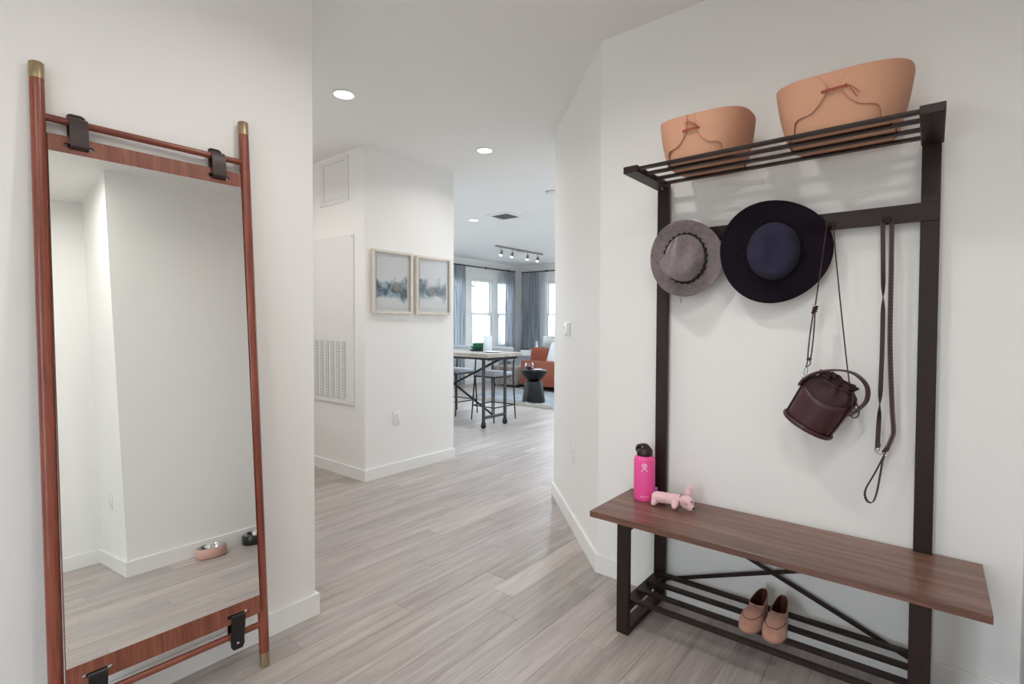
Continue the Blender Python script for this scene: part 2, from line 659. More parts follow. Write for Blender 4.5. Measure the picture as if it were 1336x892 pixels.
pm = plank_mesh()
far_bm = bmesh.new()
far_n = 0
single = 0
SPECIAL = {0: 2.200, 6: 1.907}
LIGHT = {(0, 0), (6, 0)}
k0 = int(math.floor((XW + 2.47) / PW)) - 1
k1 = int(math.ceil((XS + 2.47) / PW)) + 1
for k in range(k0, k1):
    x = -2.470 + k * PW
    offy = SPECIAL.get(k, None)
    if offy is None:
        offy = 2.2 + ((k * 0.377 + rng.uniform(-.1, .1)) % 1.0) * PL
    j0 = int(math.floor((-1.7 - offy) / PL))
    j1 = int(math.ceil((YF - offy) / PL))
    for j in range(j0, j1):
        y = offy + j * PL
        if y + PL < -1.65 or y > YF:
            continue
        v = rng.gauss(1.0, 0.035)
        u = rng.random()
        if u < 0.10:
            v *= 1.13
        elif u < 0.20:
            v *= 0.93
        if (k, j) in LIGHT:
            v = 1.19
        if (-5.3 < x < XE + 0.02 and -0.3 < y + PL / 2 < 6.6) or (x < XS and x >= XE and -0.3 < y + PL / 2 < 1.3):
            if not (x < -3.75 and 2.55 < y and y + PL < 3.57):
                o = bpy.data.objects.new('plank', pm)
                o.location = (x, y, 0)
                o.color = (v, v * rng.uniform(.985, 1.005), v * rng.uniform(.97, 1.01), 1)
                o.parent = floor
                COL.objects.link(o)
                single += 1
                continue
        box(far_bm, x + .0006, x + PW - .0006, y + .0006, y + PL - .0006, -0.006, 0.0)
        far_n += 1
fp = obj('plank_field', far_bm, M_plank, floor)
fp['kind'] = 'stuff'
print('planks', single, far_n)

ceiling = struct(obj('ceiling', bx(XW - .1, XS + .1, -1.7, YF + .1, CEIL, CEIL + .12), M_ceil))
struct(obj('ground', bx(-60, 40, -30, 60, -0.5, -0.12), M_ground))


def wall(name, *a):
    return struct(obj(name, bx(*a, 0, CEIL), M_wall))


# right wall + angled wall with a mitred corner, as plan prisms
cx_, cy_ = -1.349, YR
fx, fy = XLR, YR + (cx_ - XLR)
struct(obj('wall_right', prism(bmesh.new(), [(cx_, cy_), (XE + T, cy_), (XE + T, cy_ + T), (cx_ + .05, cy_ + T)], 0, CEIL), M_wall))
struct(obj('wall_angled', prism(bmesh.new(), [(cx_, cy_), (cx_ + .05, cy_ + T), (fx + T, fy + .05), (fx, fy)], 0, CEIL), M_wall))
wall('wall_living', XLR, XLR + T, fy + .045, YF)
wall('wall_entry', XE, XE + T, YJ + T, YR)
wall('wall_jog', XE, XS + T, YJ, YJ + T)
wall('wall_side', XS, XS + T, -1.6, YJ)
DX0, DX1, DZ = -1.30, -0.40, 2.12
bm = bmesh.new()
box(bm, XL - T, DX0, -1.6 - T, -1.6, 0, CEIL)
box(bm, DX1, XS + T, -1.6 - T, -1.6, 0, CEIL)
box(bm, DX0, DX1, -1.6 - T, -1.6, DZ, CEIL)
struct(obj('wall_back', bm, M_wall))
# glazed door added unseen behind the viewer, letting in low daylight as fill
door = bpy.data.objects.new('added_door_1', None)
COL.objects.link(door)
struct(door)
bm = bmesh.new()
box(bm, DX0 - .06, DX0 + .02, -1.6 - T, -1.585, 0, DZ)
box(bm, DX1 - .02, DX1 + .06, -1.6 - T, -1.585, 0, DZ)
box(bm, DX0 - .06, DX1 + .06, -1.6 - T, -1.585, DZ - .02, DZ + .06)
obj('added_door_casing', bm, M_trim, door)
bm = bmesh.new()
box(bm, DX0 + .02, DX0 + .10, -1.68, -1.64, .01, DZ - .02)
box(bm, DX1 - .10, DX1 - .02, -1.68, -1.64, .01, DZ - .02)
box(bm, DX0 + .10, DX1 - .10, -1.68, -1.64, .01, .14)
box(bm, DX0 + .10, DX1 - .10, -1.68, -1.64, DZ - .12, DZ - .02)
obj('added_door_leaf', bm, M_trim, door)
obj('pane', bx(DX0 + .10, DX1 - .10, -1.663, -1.657, .14, DZ - .12), M_winglass, door)
obj('handle', tube(bmesh.new(), [(DX1 - .06, -1.64, 1.0), (DX1 - .06, -1.59, 1.0), (DX1 - .17, -1.59, 1.0)], .009, 8), M_satin, door, True)
wall('wall_left', XL - T, XL, -1.6, YLE)
wall('wall_corridor', -5.6, XL - T, YLE - T, YLE)
wall('wall_corridor_end', -5.6 - T, -5.6, YLE - T, YB2)
wall('wall_core', -5.6, XB, YB, YB2)
wall('wall_kitchen', XW - T, -5.6, YB2 - T, YB2)

# window wall with one wide opening, far wall with another; each gains an unseen opening added for daylight
Z0, Z1 = 0.78, 2.36
bm = bmesh.new()
box(bm, XW - T, XW, YB2, 4.40, 0, CEIL)
box(bm, XW - T, XW, 6.70, 7.58, 0, CEIL)
box(bm, XW - T, XW, 4.40, 6.70, 0, Z0)
box(bm, XW - T, XW, 4.40, 6.70, Z1, CEIL)
box(bm, XW - T, XW, 9.80, YF + T, 0, CEIL)
box(bm, XW - T, XW, 7.58, 9.80, 0, Z0)
box(bm, XW - T, XW, 7.58, 9.80, Z1, CEIL)
struct(obj('wall_window', bm, M_wall))
bm = bmesh.new()
box(bm, XW, -7.25, YF, YF + T, 0, CEIL)
box(bm, -5.30, -4.90, YF, YF + T, 0, CEIL)
box(bm, -2.90, XLR + T, YF, YF + T, 0, CEIL)
box(bm, -4.90, -2.90, YF, YF + T, 0, Z0)
box(bm, -4.90, -2.90, YF, YF + T, Z1, CEIL)
box(bm, -7.25, -5.30, YF, YF + T, 0, Z0)
box(bm, -7.25, -5.30, YF, YF + T, Z1, CEIL)
struct(obj('wall_far', bm, M_wall))


def baseboard(name, p, q, side, th=0.015, h=BBH, ext0=0.0, ext1=0.0):
    """board along p->q standing th proud on the given side"""
    p, q = Vector((p[0], p[1], 0)), Vector((q[0], q[1], 0))
    t = (q - p).normalized()
    n = Vector((-t.y, t.x, 0)) * side
    p = p - t * ext0
    q = q + t * ext1
    poly = [p, q, q + n * th, p + n * th]
    bm = bmesh.new()
    prism(bm, [(v.x, v.y) for v in poly], 0.0005, h)
    top = [e for e in bm.edges if all(abs(v.co.z - h) < 1e-5 for v in e.verts)]
    bmesh.ops.bevel(bm, geom=top, offset=0.003, segments=2, affect='EDGES')
    return struct(obj(name, bm, M_trim))


m45 = 0.015 * math.tan(math.radians(22.5))
baseboard('baseboard_right', (cx_, YR), (XE, YR), -1, ext0=m45, ext1=-0.015)
baseboard('baseboard_angled', (fx, fy), (cx_, cy_), -1, ext0=0.006, ext1=m45)
baseboard('baseboard_entry', (XE, YR), (XE, YJ), -1, ext1=0.015)
baseboard('baseboard_jog', (XE, YJ), (XS, YJ), -1, ext0=0.0)
baseboard('baseboard_side', (XS, YJ), (XS, -1.6), -1, ext0=-0.015)
baseboard('baseboard_left', (XL, -1.6), (XL, YLE), -1, ext1=0.015)
baseboard('baseboard_corridor', (XL, YLE), (-5.6, YLE), -1)
baseboard('baseboard_core_side', (-5.6, YB), (XB, YB), -1, ext1=0.015)
baseboard('baseboard_core_front', (XB, YB), (XB, YB2), -1, ext1=0.010)
baseboard('baseboard_window', (XW, YB2), (XW, YF), -1)
baseboard('baseboard_far', (XW, YF), (XLR, YF), -1)


# ---- windows: mulled double-hung sashes with mini blinds
def sash_window(name, axis, plane, a0, a1, zoff=0.0):
    """axis 'y': unit in a wall of constant x, 'x': in a wall of constant y"""
    def B(bm, u0, u1, d0, d1, z0, z1):
        if axis == 'y':
            box(bm, plane - d1, plane - d0, u0, u1, z0, z1)
        else:
            box(bm, u0, u1, plane + d0, plane + d1, z0, z1)
        return bm
    root = bpy.data.objects.new(name, None)
    COL.objects.link(root)
    struct(root)
    zm = 1.545
    bm = bmesh.new()
    B(bm, a0, a0 + .03, 0.02, 0.11, Z0, Z1)
    B(bm, a1 - .03, a1, 0.02, 0.11, Z0, Z1)
    B(bm, a0 + .03, a1 - .03, 0.02, 0.11, Z1 - .03, Z1)
    B(bm, a0 + .03, a1 - .03, 0.02, 0.11, Z0, Z0 + .03)
    obj('jamb_frame', bm, M_vinyl, root)
    for nm, z0, z1, d0 in (('upper_sash', zm, Z1 - .03, .07), ('lower_sash', Z0 + .03, zm + .04, .035)):
        bm = bmesh.new()
        w = .038
        B(bm, a0 + .03, a0 + .03 + w, d0, d0 + .03, z0, z1)
        B(bm, a1 - .03 - w, a1 - .03, d0, d0 + .03, z0, z1)
        B(bm, a0 + .03 + w, a1 - .03 - w, d0, d0 + .03, z0, z0 + .042)
        B(bm, a0 + .03 + w, a1 - .03 - w, d0, d0 + .03, z1 - .042, z1)
        sh = obj(nm, bm, M_vinyl, root)
        obj('pane', B(bmesh.new(), a0 + .03 + w, a1 - .03 - w, d0 + .012, d0 + .016, z0 + .042, z1 - .042), M_winglass, sh)
    # blind: head rail and open horizontal slats
    obj('blind_head_rail', B(bmesh.new(), a0 + .035, a1 - .035, .005, .033, Z1 - .062, Z1 - .032), M_blind, root)
    me = None
    z = Z1 - .10
    while z > Z0 + .06:
        if me is None:
            o = obj('blind_slat', B(bmesh.new(), a0 + .036, a1 - .036, .006, .032, -.0008, .0008), M_blind, root)
            me = o.data
        else:
            o = bpy.data.objects.new('blind_slat', me)
            COL.objects.link(o)
            o.parent = root
        o.location = (0, 0, z)
        z -= .05
    return root


sash_window('window_1', 'y', XW, 8.375, 9.105)
sash_window('window_2', 'y', XW, 7.58, 8.20)
sash_window('window_3', 'y', XW, 9.275, 9.80)
sash_window('window_4', 'x', YF, -7.17, -6.36)
sash_window('window_5', 'x', YF, -6.19, -5.30)
for a, b in ((4.40, 5.55), (5.55, 6.70)):  # unseen windows added to bring more daylight in
    sash_window('window_%d' % (6 if a < 5 else 7), 'y', XW, a, b)
for a, b in ((-4.90, -3.90), (-3.90, -2.90)):  # further added windows out of view, lighting the living room
    sash_window('window_%d' % (8 if a < -4 else 9), 'x', YF, a, b)
bm = bmesh.new()
for a, b in ((8.20, 8.375), (9.105, 9.275)):
    box(bm, XW - .11, XW - .0, a, b, Z0, Z1)
box(bm, XW - .11, XW + .03, 7.55, 9.83, Z0 - .03, Z0)
struct(obj('trim_1', bm, M_trim))
bm = bmesh.new()
box(bm, -6.36, -6.19, YF, YF + .11, Z0, Z1)
box(bm, -7.25, -7.17, YF, YF + .11, Z0, Z1)
box(bm, -7.28, -5.27, YF - .03, YF + .11, Z0 - .03, Z0)
struct(obj('trim_2', bm, M_trim))


# ------------------------------------------------------------------ lamps
def downlight(x, y, label, power, col=WARM, cat='ceiling light', group='recessed ceiling lights', spread=152):
    t = thing('recessed_light', (x, y, CEIL), label, cat, group)
    bm = bmesh.new()
    lathe(bm, [(.074, 0), (.077, -.004), (.062, -.006), (.060, -.003), (.060, 0)], 32)
    obj('trim_ring', bm, M_trim, t, True, local=True)
    obj('lens', lathed([(.0, -.0035), (.060, -.0035), (.060, -.001), (0, -.001)], 32), M_lens, t, local=True)
    ld = bpy.data.lights.new('downlight_lamp', 'AREA')
    ld.shape = 'DISK'
    ld.size = 0.11
    ld.energy = power
    ld.color = col
    ld.spread = math.radians(spread)
    lo = bpy.data.objects.new('downlight_lamp', ld)
    lo.location = (0, 0, -0.012)
    lo.parent = t
    COL.objects.link(lo)
    return t


downlight(-2.94, 1.915, 'round recessed ceiling light nearest the mirror wall, largest of those in view', POWER_HALL)
downlight(-2.945, 3.26, 'round recessed ceiling light in mid hall near the top of the angled wall', POWER_HALL)
downlight(-5.0, 5.31, 'small distant recessed ceiling light left of the square ceiling vent', POWER_LIVING * .4, DAYLIGHT_TINT)
downlight(-1.05, 1.14, 'recessed ceiling light of the entry, over the space before the mirror', POWER_FOYER * .85)
downlight(0.12, 0.45, 'recessed ceiling light of the entry, beside the corner by the bowls', POWER_FOYER * 1.15, spread=172)
fm = thing('flush_fill_light', (-0.55, -0.75, CEIL), 'added unseen fill light, round flush mount at the back of the entry', 'ceiling light')  # unseen lamp added as broad fill from behind the viewer
obj('pan', lathed([(0, 0), (.27, 0), (.275, -.03), (.262, -.034)], 40), M_trim, fm, True, local=True)
obj('diffuser', lathed([(.262, -.034), (.255, -.046), (.18, -.055), (0, -.058)], 40), M_lens, fm, True, local=True)
ld = bpy.data.lights.new('flush_fill_lamp', 'AREA')
ld.shape = 'DISK'
ld.size = 0.5
ld.energy = POWER_FILL
ld.color = WARM
lo = bpy.data.objects.new('flush_fill_lamp', ld)
lo.location = (0, 0, -.062)
lo.parent = fm
COL.objects.link(lo)
downlight(-5.0, 7.6, 'added fill light in the living room ceiling, over the rug', POWER_LIVING, DAYLIGHT_TINT)  # added lamp out of view, filling in for daylight
downlight(-6.6, 4.7, 'added fill light in the dining area ceiling, behind the core wall', POWER_LIVING, DAYLIGHT_TINT)  # added lamp hidden by the core, brightening the far rooms
downlight(-3.2, 4.9, 'added fill light in the living room ceiling, behind the angled wall', POWER_LIVING, DAYLIGHT_TINT)  # added lamp hidden past the angled wall, more room fill
downlight(-3.4, 7.0, 'added fill light in the living room ceiling, beside the right wall', POWER_LIVING, DAYLIGHT_TINT)  # added unseen lamp, fill along the living room's right side
downlight(-4.2, 1.55, 'added fill light inside the side corridor, before the return grille', POWER_HALL * 1.8)  # unseen lamp added to brighten the core wall's corridor face

# ================================================================== FLOOR MIRROR
TILT, YAW = math.radians(4.13), math.radians(-0.92)
mir = thing('floor_mirror', (-1.9595, 0.62, 0.0), 'tall walnut floor mirror with brass tips and leather straps leaning on left wall',
            'mirror', rot=(0, -TILT, YAW))


def mobj(name, bm, m, parent=None, smooth=False, **k):
    return obj(name, bm, m, parent or mir, smooth, local=True, **k)


PLEN = 2.093
for s in (-1, 1):
    y = 0.300 * s
    p = mobj('post', lathed([(0, .052), (.0178, .052), (.0185, .3), (.0190, 1.0), (.0182, 2.0), (.0178, PLEN - .05), (0, PLEN - .05)], 20, (0, y, 0)), M_walnut, smooth=True)
    mobj('brass_tip', lathed([(0, PLEN - .05), (.0184, PLEN - .05), (.0184, PLEN - .002), (.0168, PLEN), (0, PLEN)], 20, (0, y, 0)), M_brass, p, True)
    mobj('brass_foot', lathed([(0, .0013), (.0150, .0013), (.0172, .003), (.0182, .052), (0, .052)], 20, (0, y, 0)), M_brass, p, True)
for z in (1.933, 0.160):
    mobj('cross_rail', tube(bmesh.new(), [(0, -.29, z), (0, .29, z)], .0112, 16), M_walnut_y, smooth=True)
# the hung panel: wooden board with slots, glass on its face, turned a touch further than the posts
panel_rot = Matrix.Translation((0.0105, 0, 1.05)) @ Matrix.Rotation(math.radians(-0.63), 4, 'Y') @ Matrix.Translation((0, 0, -1.05))


def slotted_band(z0, z1, zs, y0=-.281, y1=.281):
    """veneered band with two long strap slots cut through"""
    bm = bmesh.new()
    h = .0062
    ys = [y0, -.207 - .038, -.207 + .038, .20 - .038, .20 + .038, y1]
    for i, (a, b) in enumerate(zip(ys, ys[1:])):
        if i in (1, 3):
            # rounded slot: strips above and below with semicircular ends
            n = 6
            top = [(a, z1), (b, z1)]
            upper = [(a, zs)] + [(a + h * (1 - math.cos(PI / 2 * k / n)), zs + h * math.sin(PI / 2 * k / n)) for k in range(1, n + 1)] \
                + [(b - h * (1 - math.cos(PI / 2 * k / n)), zs + h * math.sin(PI / 2 * k / n)) for k in range(n, 0, -1)] + [(b, zs)]
            lower = [(p, 2 * zs - q) for p, q in upper]
            for poly in ([(a, z1)] + upper + [(b, z1)], [(a, z0)] + lower + [(b, z0)]):
                A = [bm.verts.new((-.006, p, q)) for p, q in poly]
                B = [bm.verts.new((.006, p, q)) for p, q in poly]
                m = len(poly)
                for q in range(m):
                    bm.faces.new((A[q], A[(q + 1) % m], B[(q + 1) % m], B[q]))
                bm.faces.new(A)
                bm.faces.new(B[::-1])
        else:
            box(bm, -.006, .006, a, b, z0, z1)
    return bm


ZG0, ZG1 = 0.280, 1.832
bm = slotted_band(ZG1, 1.885, 1.857)
bm.transform(panel_rot)
mobj('top_band', bm, M_veneer)
bm = slotted_band(0.214, ZG0, 0.240)
bm.transform(panel_rot)
mobj('bottom_band', bm, M_veneer)
bm = bx(-.006, .001, -.281, .281, ZG0, ZG1)
bm.transform(panel_rot)
mobj('backing_board', bm, M_veneer)
bm = bx(.001, .006, -.280, .280, ZG0 + .0005, ZG1 - .0005)
bm.transform(panel_rot)
mobj('mirror_glass', bm, M_mirror)


def strap_loop(y, zr, zs, top):
    """leather strap looped round the rail and through the slot"""
    d = 1 if zs < zr else -1
    xf = 0.0105
    if top:
        front = [(-.010, y, zs), (.006, y, zs - .009), (.0185, y, zs - .004), (.0205, y, zs + .01), (.0195, y, zr - .02), (.0155, y, zr + .004)]
        arc = [(.0145 * math.cos(a), y, zr + .0145 * math.sin(a)) for a in (0.5, 1.0, 1.57, 2.2, 2.9, 3.6)]
        back = [(-.013, y, zr - .03), (-.012, y, zs + .012), (-.010, y, zs)]
        pts = smooth_path(front + arc + back, 4)
        bm = ribbon(bmesh.new(), pts, (0, 1, 0), .047, .003)
        # folded tail standing above the rail behind
        tail = smooth_path([(-.017, y, zs + .02), (-.018, y, zr), (-.019, y, zr + .026), (-.015, y, zr + .034)], 4)
        ribbon(bm, tail, (0, 1, 0), [.047] * (len(tail) - 4) + [.045, .041, .034, .026], .003)
    else:
        front = [(.004, y, zs - .002), (.014, y, zs + .0025), (.026, y, zs + .001), (.0305, y, zs - .008), (.0295, y, zs - .03), (.0200, y, zr + .012), (.0150, y, zr - .010), (.0150, y, zr - .030), (.0165, y, zr - .046)]
        pts = smooth_path(front, 4)
        n = len(pts)
        bm = ribbon(bmesh.new(), pts, (0, 1, 0), [.047] * (n - 4) + [.045, .041, .036, .030], .003)
        arc = [(.0135 * math.cos(a), y, zr + .0135 * math.sin(a)) for a in (-.9, -1.57, -2.2, -2.9, -3.6)]
        pts = smooth_path([(.0145, y, zr - .014)] + arc + [(-.012, y, zr + .03), (-.010, y, zs)], 4)
        ribbon(bm, pts, (0, 1, 0), .045, .003)
    return bm


for y in (-.207, .200):
    s_ = mobj('strap', strap_loop(y, 1.933, 1.857, True), M_leather_dk, smooth=True)
    tag(s_, 'dark brown leather strap on the top rail')
    s_ = mobj('strap', strap_loop(y, .160, .240, False), M_leather_bk, smooth=True)
    tag(s_, 'black leather strap with a metal stud on the bottom rail')
    bm = lathed([(0, .0035), (.003, .003), (.0048, .001), (.005, 0)], 14)
    bm.transform(Matrix.Translation((.0182, y, .136)) @ Matrix.Rotation(PI / 2, 4, 'Y'))
    mobj('stud', bm, M_rivet, s_, True)

# ================================================================== HALL TREE
HT = thing('hall_tree', (-0.50, 2.17, 0), 'dark metal hall tree with walnut bench seat, hook rail and slatted top shelf', 'hall tree')
PX = ((-1.020, -0.966), (-0.038, 0.016))
BT = 0.490
obj('bench_seat', bx(-1.150, 0.150, 1.964, 2.374, BT - .026, BT, bev=.0012), M_bench, HT)
for a, b in PX:
    obj('back_post', bx(a, b, 2.350, 2.374, 0.0, BT - .0265, bev=.0015), M_steel, HT)
    obj('upright', bx(a, b, 2.350, 2.374, BT, 1.968, bev=.0015), M_steel, HT)
    obj('front_leg', bx(a, b, 1.970, 1.994, 0.0, BT - .0265, bev=.0015), M_steel, HT)
    obj('foot_bar', bx(a + .002, b - .002, 1.994, 2.350, 0.001, .024, bev=.001), M_steel, HT)
    obj('seat_bearer', bx(a + .002, b - .002, 1.994, 2.350, BT - .051, BT - .0265, bev=.001), M_steel, HT)
    obj('rack_bearer', bx(a + .004, b - .004, 1.994, 2.350, .094, .118, bev=.001), M_steel, HT)
    obj('shelf_arm', bx(a - .003, b + .006, 2.003, 2.3498, 1.940, 1.968, bev=.0015), M_steel, HT)
for y in (2.030, 2.130, 2.232, 2.330):
    obj('shoe_rail', bx(-1.000, -.004, y - .014, y + .014, .1185, .1315, bev=.001), M_steel, HT)
for y in (2.019, 2.105, 2.203, 2.300):
    obj('shelf_bar', bx(PX[0][1] + .006, PX[1][0] - .003, y - .013, y + .013, 1.950, 1.960, bev=.001), M_steel, HT)
obj('hook_rail', bx(PX[0][0] + .001, PX[1][1] - .001, 2.344, 2.3498, 1.674, 1.740, bev=.001), M_steel, HT)
for p, q, dy in (((-.966, .095), (-.038, .440), 0), ((-.966, .440), (-.038, .088), .006)):
    obj('cross_brace', beam(bmesh.new(), (p[0], 2.359 + dy, p[1]), (q[0], 2.359 + dy, q[1]), .005, .017, up=(0, 0, 1)), M_steel, HT)


def hook(x):
    bm = bmesh.new()
    pts = smooth_path([(x, 2.3425, 1.728), (x, 2.3425, 1.700), (x, 2.339, 1.686), (x, 2.325, 1.682), (x, 2.312, 1.686), (x, 2.307, 1.700)], 5)
    ribbon(bm, pts, (1, 0, 0), .028, .0035)
    return obj('hook', bm, M_steel, HT, True)


for x in (-.862, -.737, -.506, -.312, -.133):
    hook(x)
# small clear plastic levelling feet bolts under the shelf
obj('shelf_bolt', tube(bmesh.new(), [(-.976, 2.30, 1.925), (-.976, 2.30, 1.940)], .004, 8), M_rivet, HT)


# ================================================================== BASKETS
def ogee(g0, lo, hi, gt, top):
    """half gap against height: wide arch below, ogee up to the tie, leaves parting slightly above"""
    pts = []
    for k in range(31):
        g = g0 + (gt - g0) * k / 30
        q = (g0 - g) / (g0 - gt)
        # quarter round shoulder, flat run, then a rising neck
        h = lo * math.sqrt(max(0, 1 - (1 - min(1, q / .42)) ** 2)) + (hi - lo) * max(0, (q - .22) / .78) ** 5
        pts.append((h, g))
    pts.append((min(.99, hi + .12), gt * .92))
    pts.append((1.0, top))
    out = [pts[0]]
    for a in pts[1:]:
        if a[0] > out[-1][0] + 1e-4:
            out.append(a)
    return out


OG1 = ogee(.74, .26, .60, .055, .030)
OG2 = ogee(.74, .30, .64, .050, .17)


def basket(cx, cy, z0, hb, hr, H, name_label, gtop, tie_t, tie_style, zb_tilt=0.0):
    """oval tapering basket: inner body plus an outer wrap whose two leaves meet at a tied front"""
    t = thing('storage_basket', (cx, cy, z0), name_label, 'basket', 'tied baskets on the top shelf')
    nb, nr = 2.9, 2.5

    def sup(a, hx, hy, n):
        c, s = math.cos(a), math.sin(a)
        return Vector((hx * math.copysign(abs(c) ** (2 / n), c), hy * math.copysign(abs(s) ** (2 / n), s), 0))

    def P(ang, tt, push=0.0):
        a = ang - PI / 2          # ang 0 = front centre
        hx = hb[0] + (hr[0] - hb[0]) * tt ** 0.85
        hy = hb[1] + (hr[1] - hb[1]) * tt ** 0.85
        v = sup(a, hx + push, hy + push, nb + (nr - nb) * tt)
        sag = 0.010 * math.cos(2 * a) * tt
        return Vector((v.x, v.y, tt * H + sag))
    bm = bmesh.new()
    V = grid(bm, lambda u, v: P(u * 2 * PI, v), 72, 9, True)
    bm.faces.new(V[0][::-1])
    o = obj('inner_body', bm, M_felt_tan, t, True, local=True, angle=50)
    mod_solid(o, .004, -1)

    def gap(tt):
        for (ta, ga), (tb, gb) in zip(gtop, gtop[1:]):
            if ta <= tt <= tb:
                return ga + (gb - ga) * (tt - ta) / (tb - ta)
        return gtop[-1][1]
    bm = bmesh.new()

    def wrap(u, v):
        g = gap(v)
        if u < 0.25:
            ang = g + (1.35 - g) * (u / 0.25)
        elif u > 0.75:
            ang = 2 * PI - (g + (1.35 - g) * ((1 - u) / 0.25))
        else:
            ang = 1.35 + (2 * PI - 2.7) * (u - .25) / .5
        return P(ang, v, .0010 + .0062 * (1 - max(0, (v - .45) / .55) ** 1.5))
    grid(bm, wrap, 129, 61)
    o = obj('outer_wrap', bm, M_felt_tan, t, True, local=True)
    mod_solid(o, .0036, -1)
    # cord tie through two holes
    g = gap(tie_t)
    L = P(-(g + .055), tie_t, .0095)
    R = P(g + .055, tie_t, .0095)
    bm = bmesh.new()
    r = .0016
    dn = Vector((0, 0, -1))
    for k in (-1, 0, 1):
        mid = (L + R) / 2 + Vector((0, -.003 - .001 * abs(k), .003 * k))
        tube(bm, smooth_path([L + Vector((0, .004, .002 * k)), L + Vector((.004, -.002, .0025 * k)), mid, R + Vector((-.004, -.002, .002 * k + .002)), R + Vector((0, .004, 0))], 4), r, 6)
    for dx, dz in tie_style:
        E_ = R + Vector((dx, -.004, dz))
        tube(bm, smooth_path([R + Vector((0, -.001, 0)), R + Vector((dx * .35, -.009, dz * .3 + .004)), E_], 5), r, 6)
    obj('cord_tie', bm, M_cord, t, True, local=True)
    return t


basket(-.735, 2.185, 1.9605, (.130, .163), (.174, .190), .166, 'smaller tan tied basket on the left of the top shelf',
       OG1, .62,
       [(-.055, .030), (-.045, .036), (-.012, -.004)])
basket(-.262, 2.180, 1.9605, (.155, .160), (.204, .196), .182, 'larger tan tied basket on the right of the top shelf',
       OG2, .66,
       [(.028, -.042), (.036, -.030), (-.004, .004)])


# ================================================================== HATS
def hat(name, loc, rot, label, brim, crown, H, mats, shape, band):
    t = thing(name, loc, label, 'hat', rot=rot)
    bx_, by_, bz = brim
    cx0, cy0 = crown
    seg = 72
    # brim: from crown base out to the edge, rolled slightly
    bm = bmesh.new()

    def brimf(u, v):
        a = u * 2 * PI
        c, s = math.cos(a), math.sin(a)
        wob = 1 + shape.get('wob', 0) * math.cos(2 * a + shape.get('ph', 0)) + shape.get('wob3', 0) * math.cos(3 * a + shape.get('ph3', 0))
        rx = cx0 + (bx_ * wob - cx0) * v
        ry = cy0 + (by_ * wob - cy0) * v
        z = bz * (math.cos(2 * a) * .9 + shape.get('lift', .0)) * v ** 2 + shape.get('curl', 0.010) * v ** 3
        return Vector((rx * c, ry * s, z))
    grid(bm, brimf, seg, 12, True)
    b_ = obj('brim', bm, mats[0], t, True, local=True)
    mod_solid(b_, .0035, 0)
    # crown
    bm = bmesh.new()

    def crownf(u, v):
        a = u * 2 * PI
        c, s = math.cos(a), math.sin(a)
        if v < .72:
            f = v / .72
            rad = 1 - shape['taper'] * f ** 1.6
            z = H * f
        else:
            f = (v - .72) / .28
            rad = (1 - shape['taper']) * math.cos(f * PI / 2) ** .8 if f < 1 else 0
            z = H + shape['dome'] * math.sin(f * PI / 2)
        x, y = cx0 * rad * c, cy0 * rad * s
        hf = z / H
        # front pinch on both sides near the +y end
        pf = shape['pinch'] * max(0, hf - .25) * max(0, (y / cy0) + .15)
        x *= 1 - min(.75, pf)
        # centre crease along y and dip
        z -= shape['crease'] * math.exp(-(x / (cx0 * .28)) ** 2) * max(0, hf - .55) * (1 if y > -cy0 * .75 else .4)
        z -= shape.get('dent', 0) * math.exp(-((abs(x) - cx0 * .42) / (cx0 * .24)) ** 2) * max(0, hf - .5) * max(0, .55 + y / cy0)
        z -= shape['slope'] * (y / cy0) * max(0, hf - .3)
        x += shape.get('skew', 0) * hf * hf
        return Vector((x, y, z))
    grid(bm, crownf, seg, 26, True)
    bmesh.ops.remove_doubles(bm, verts=bm.verts, dist=1e-5)
    obj('crown', bm, mats[1], t, True, local=True, angle=80)
    # band
    bm = bmesh.new()
    pts = []
    n = 240
    for k in range(n):
        a = 2 * PI * k / n
        rip = band['rip'] * math.sin(a * band['n'])
        pts.append(Vector(((cx0 + .004 + rip) * math.cos(a), (cy0 + .004 + rip) * math.sin(a), band['z'])))
    if band['w'] > .006:
        ribbon(bm, pts, (0, 0, 1), band['w'], .005, closed=True)
    else:
        tube(bm, pts, band['w'], 6, closed=True)
    obj('hat_band', bm, mats[2], t, True, local=True)
    return t


gh = hat('fedora_hat', (-.860, 2.292, 1.602), (PI / 2 + .06, math.radians(0), .05), 'grey wool felt fedora with wavy black band hanging from hook rail',
         (.160, .171, -.006), (.088, .104), .092, (M_grayfelt, M_grayfelt, M_black_trim),
         dict(taper=.10, dome=.026, pinch=.95, crease=-.004, dent=.060, slope=.020, wob=.02, ph=.8, wob3=.012, curl=.014, skew=-.004), dict(rip=.0042, n=25, z=.013, w=.017))
bm = tube(bmesh.new(), smooth_path([(-.02, -.172, .012), (-.018, -.182, .010), (-.020, -.198, .008)], 4), .0012, 5)
obj('hanging_tag', bm, M_thread, gh, local=True)
nh = hat('wide_brim_hat', (-.505, 2.304, 1.604), (PI / 2 + .03, 0, .15), 'dark navy wide brimmed felt hat hanging in the middle of hook rail',
         (.204, .208, .004), (.098, .116), .098, (M_brimfelt, M_navyfelt, M_brimfelt),
         dict(taper=.12, dome=.020, pinch=.34, crease=.016, slope=.010, wob=.012, ph=1.2, wob3=.022, ph3=-.5, curl=.006, lift=.15), dict(rip=0, n=1, z=.010, w=.005))
bm = bmesh.new()
tube(bm, smooth_path([(-.100, .030, .012), (-.125, .010, .013), (-.150, -.012, .015)], 4), .0022, 6)
obj('band_tail', bm, M_brimfelt, nh, local=True)

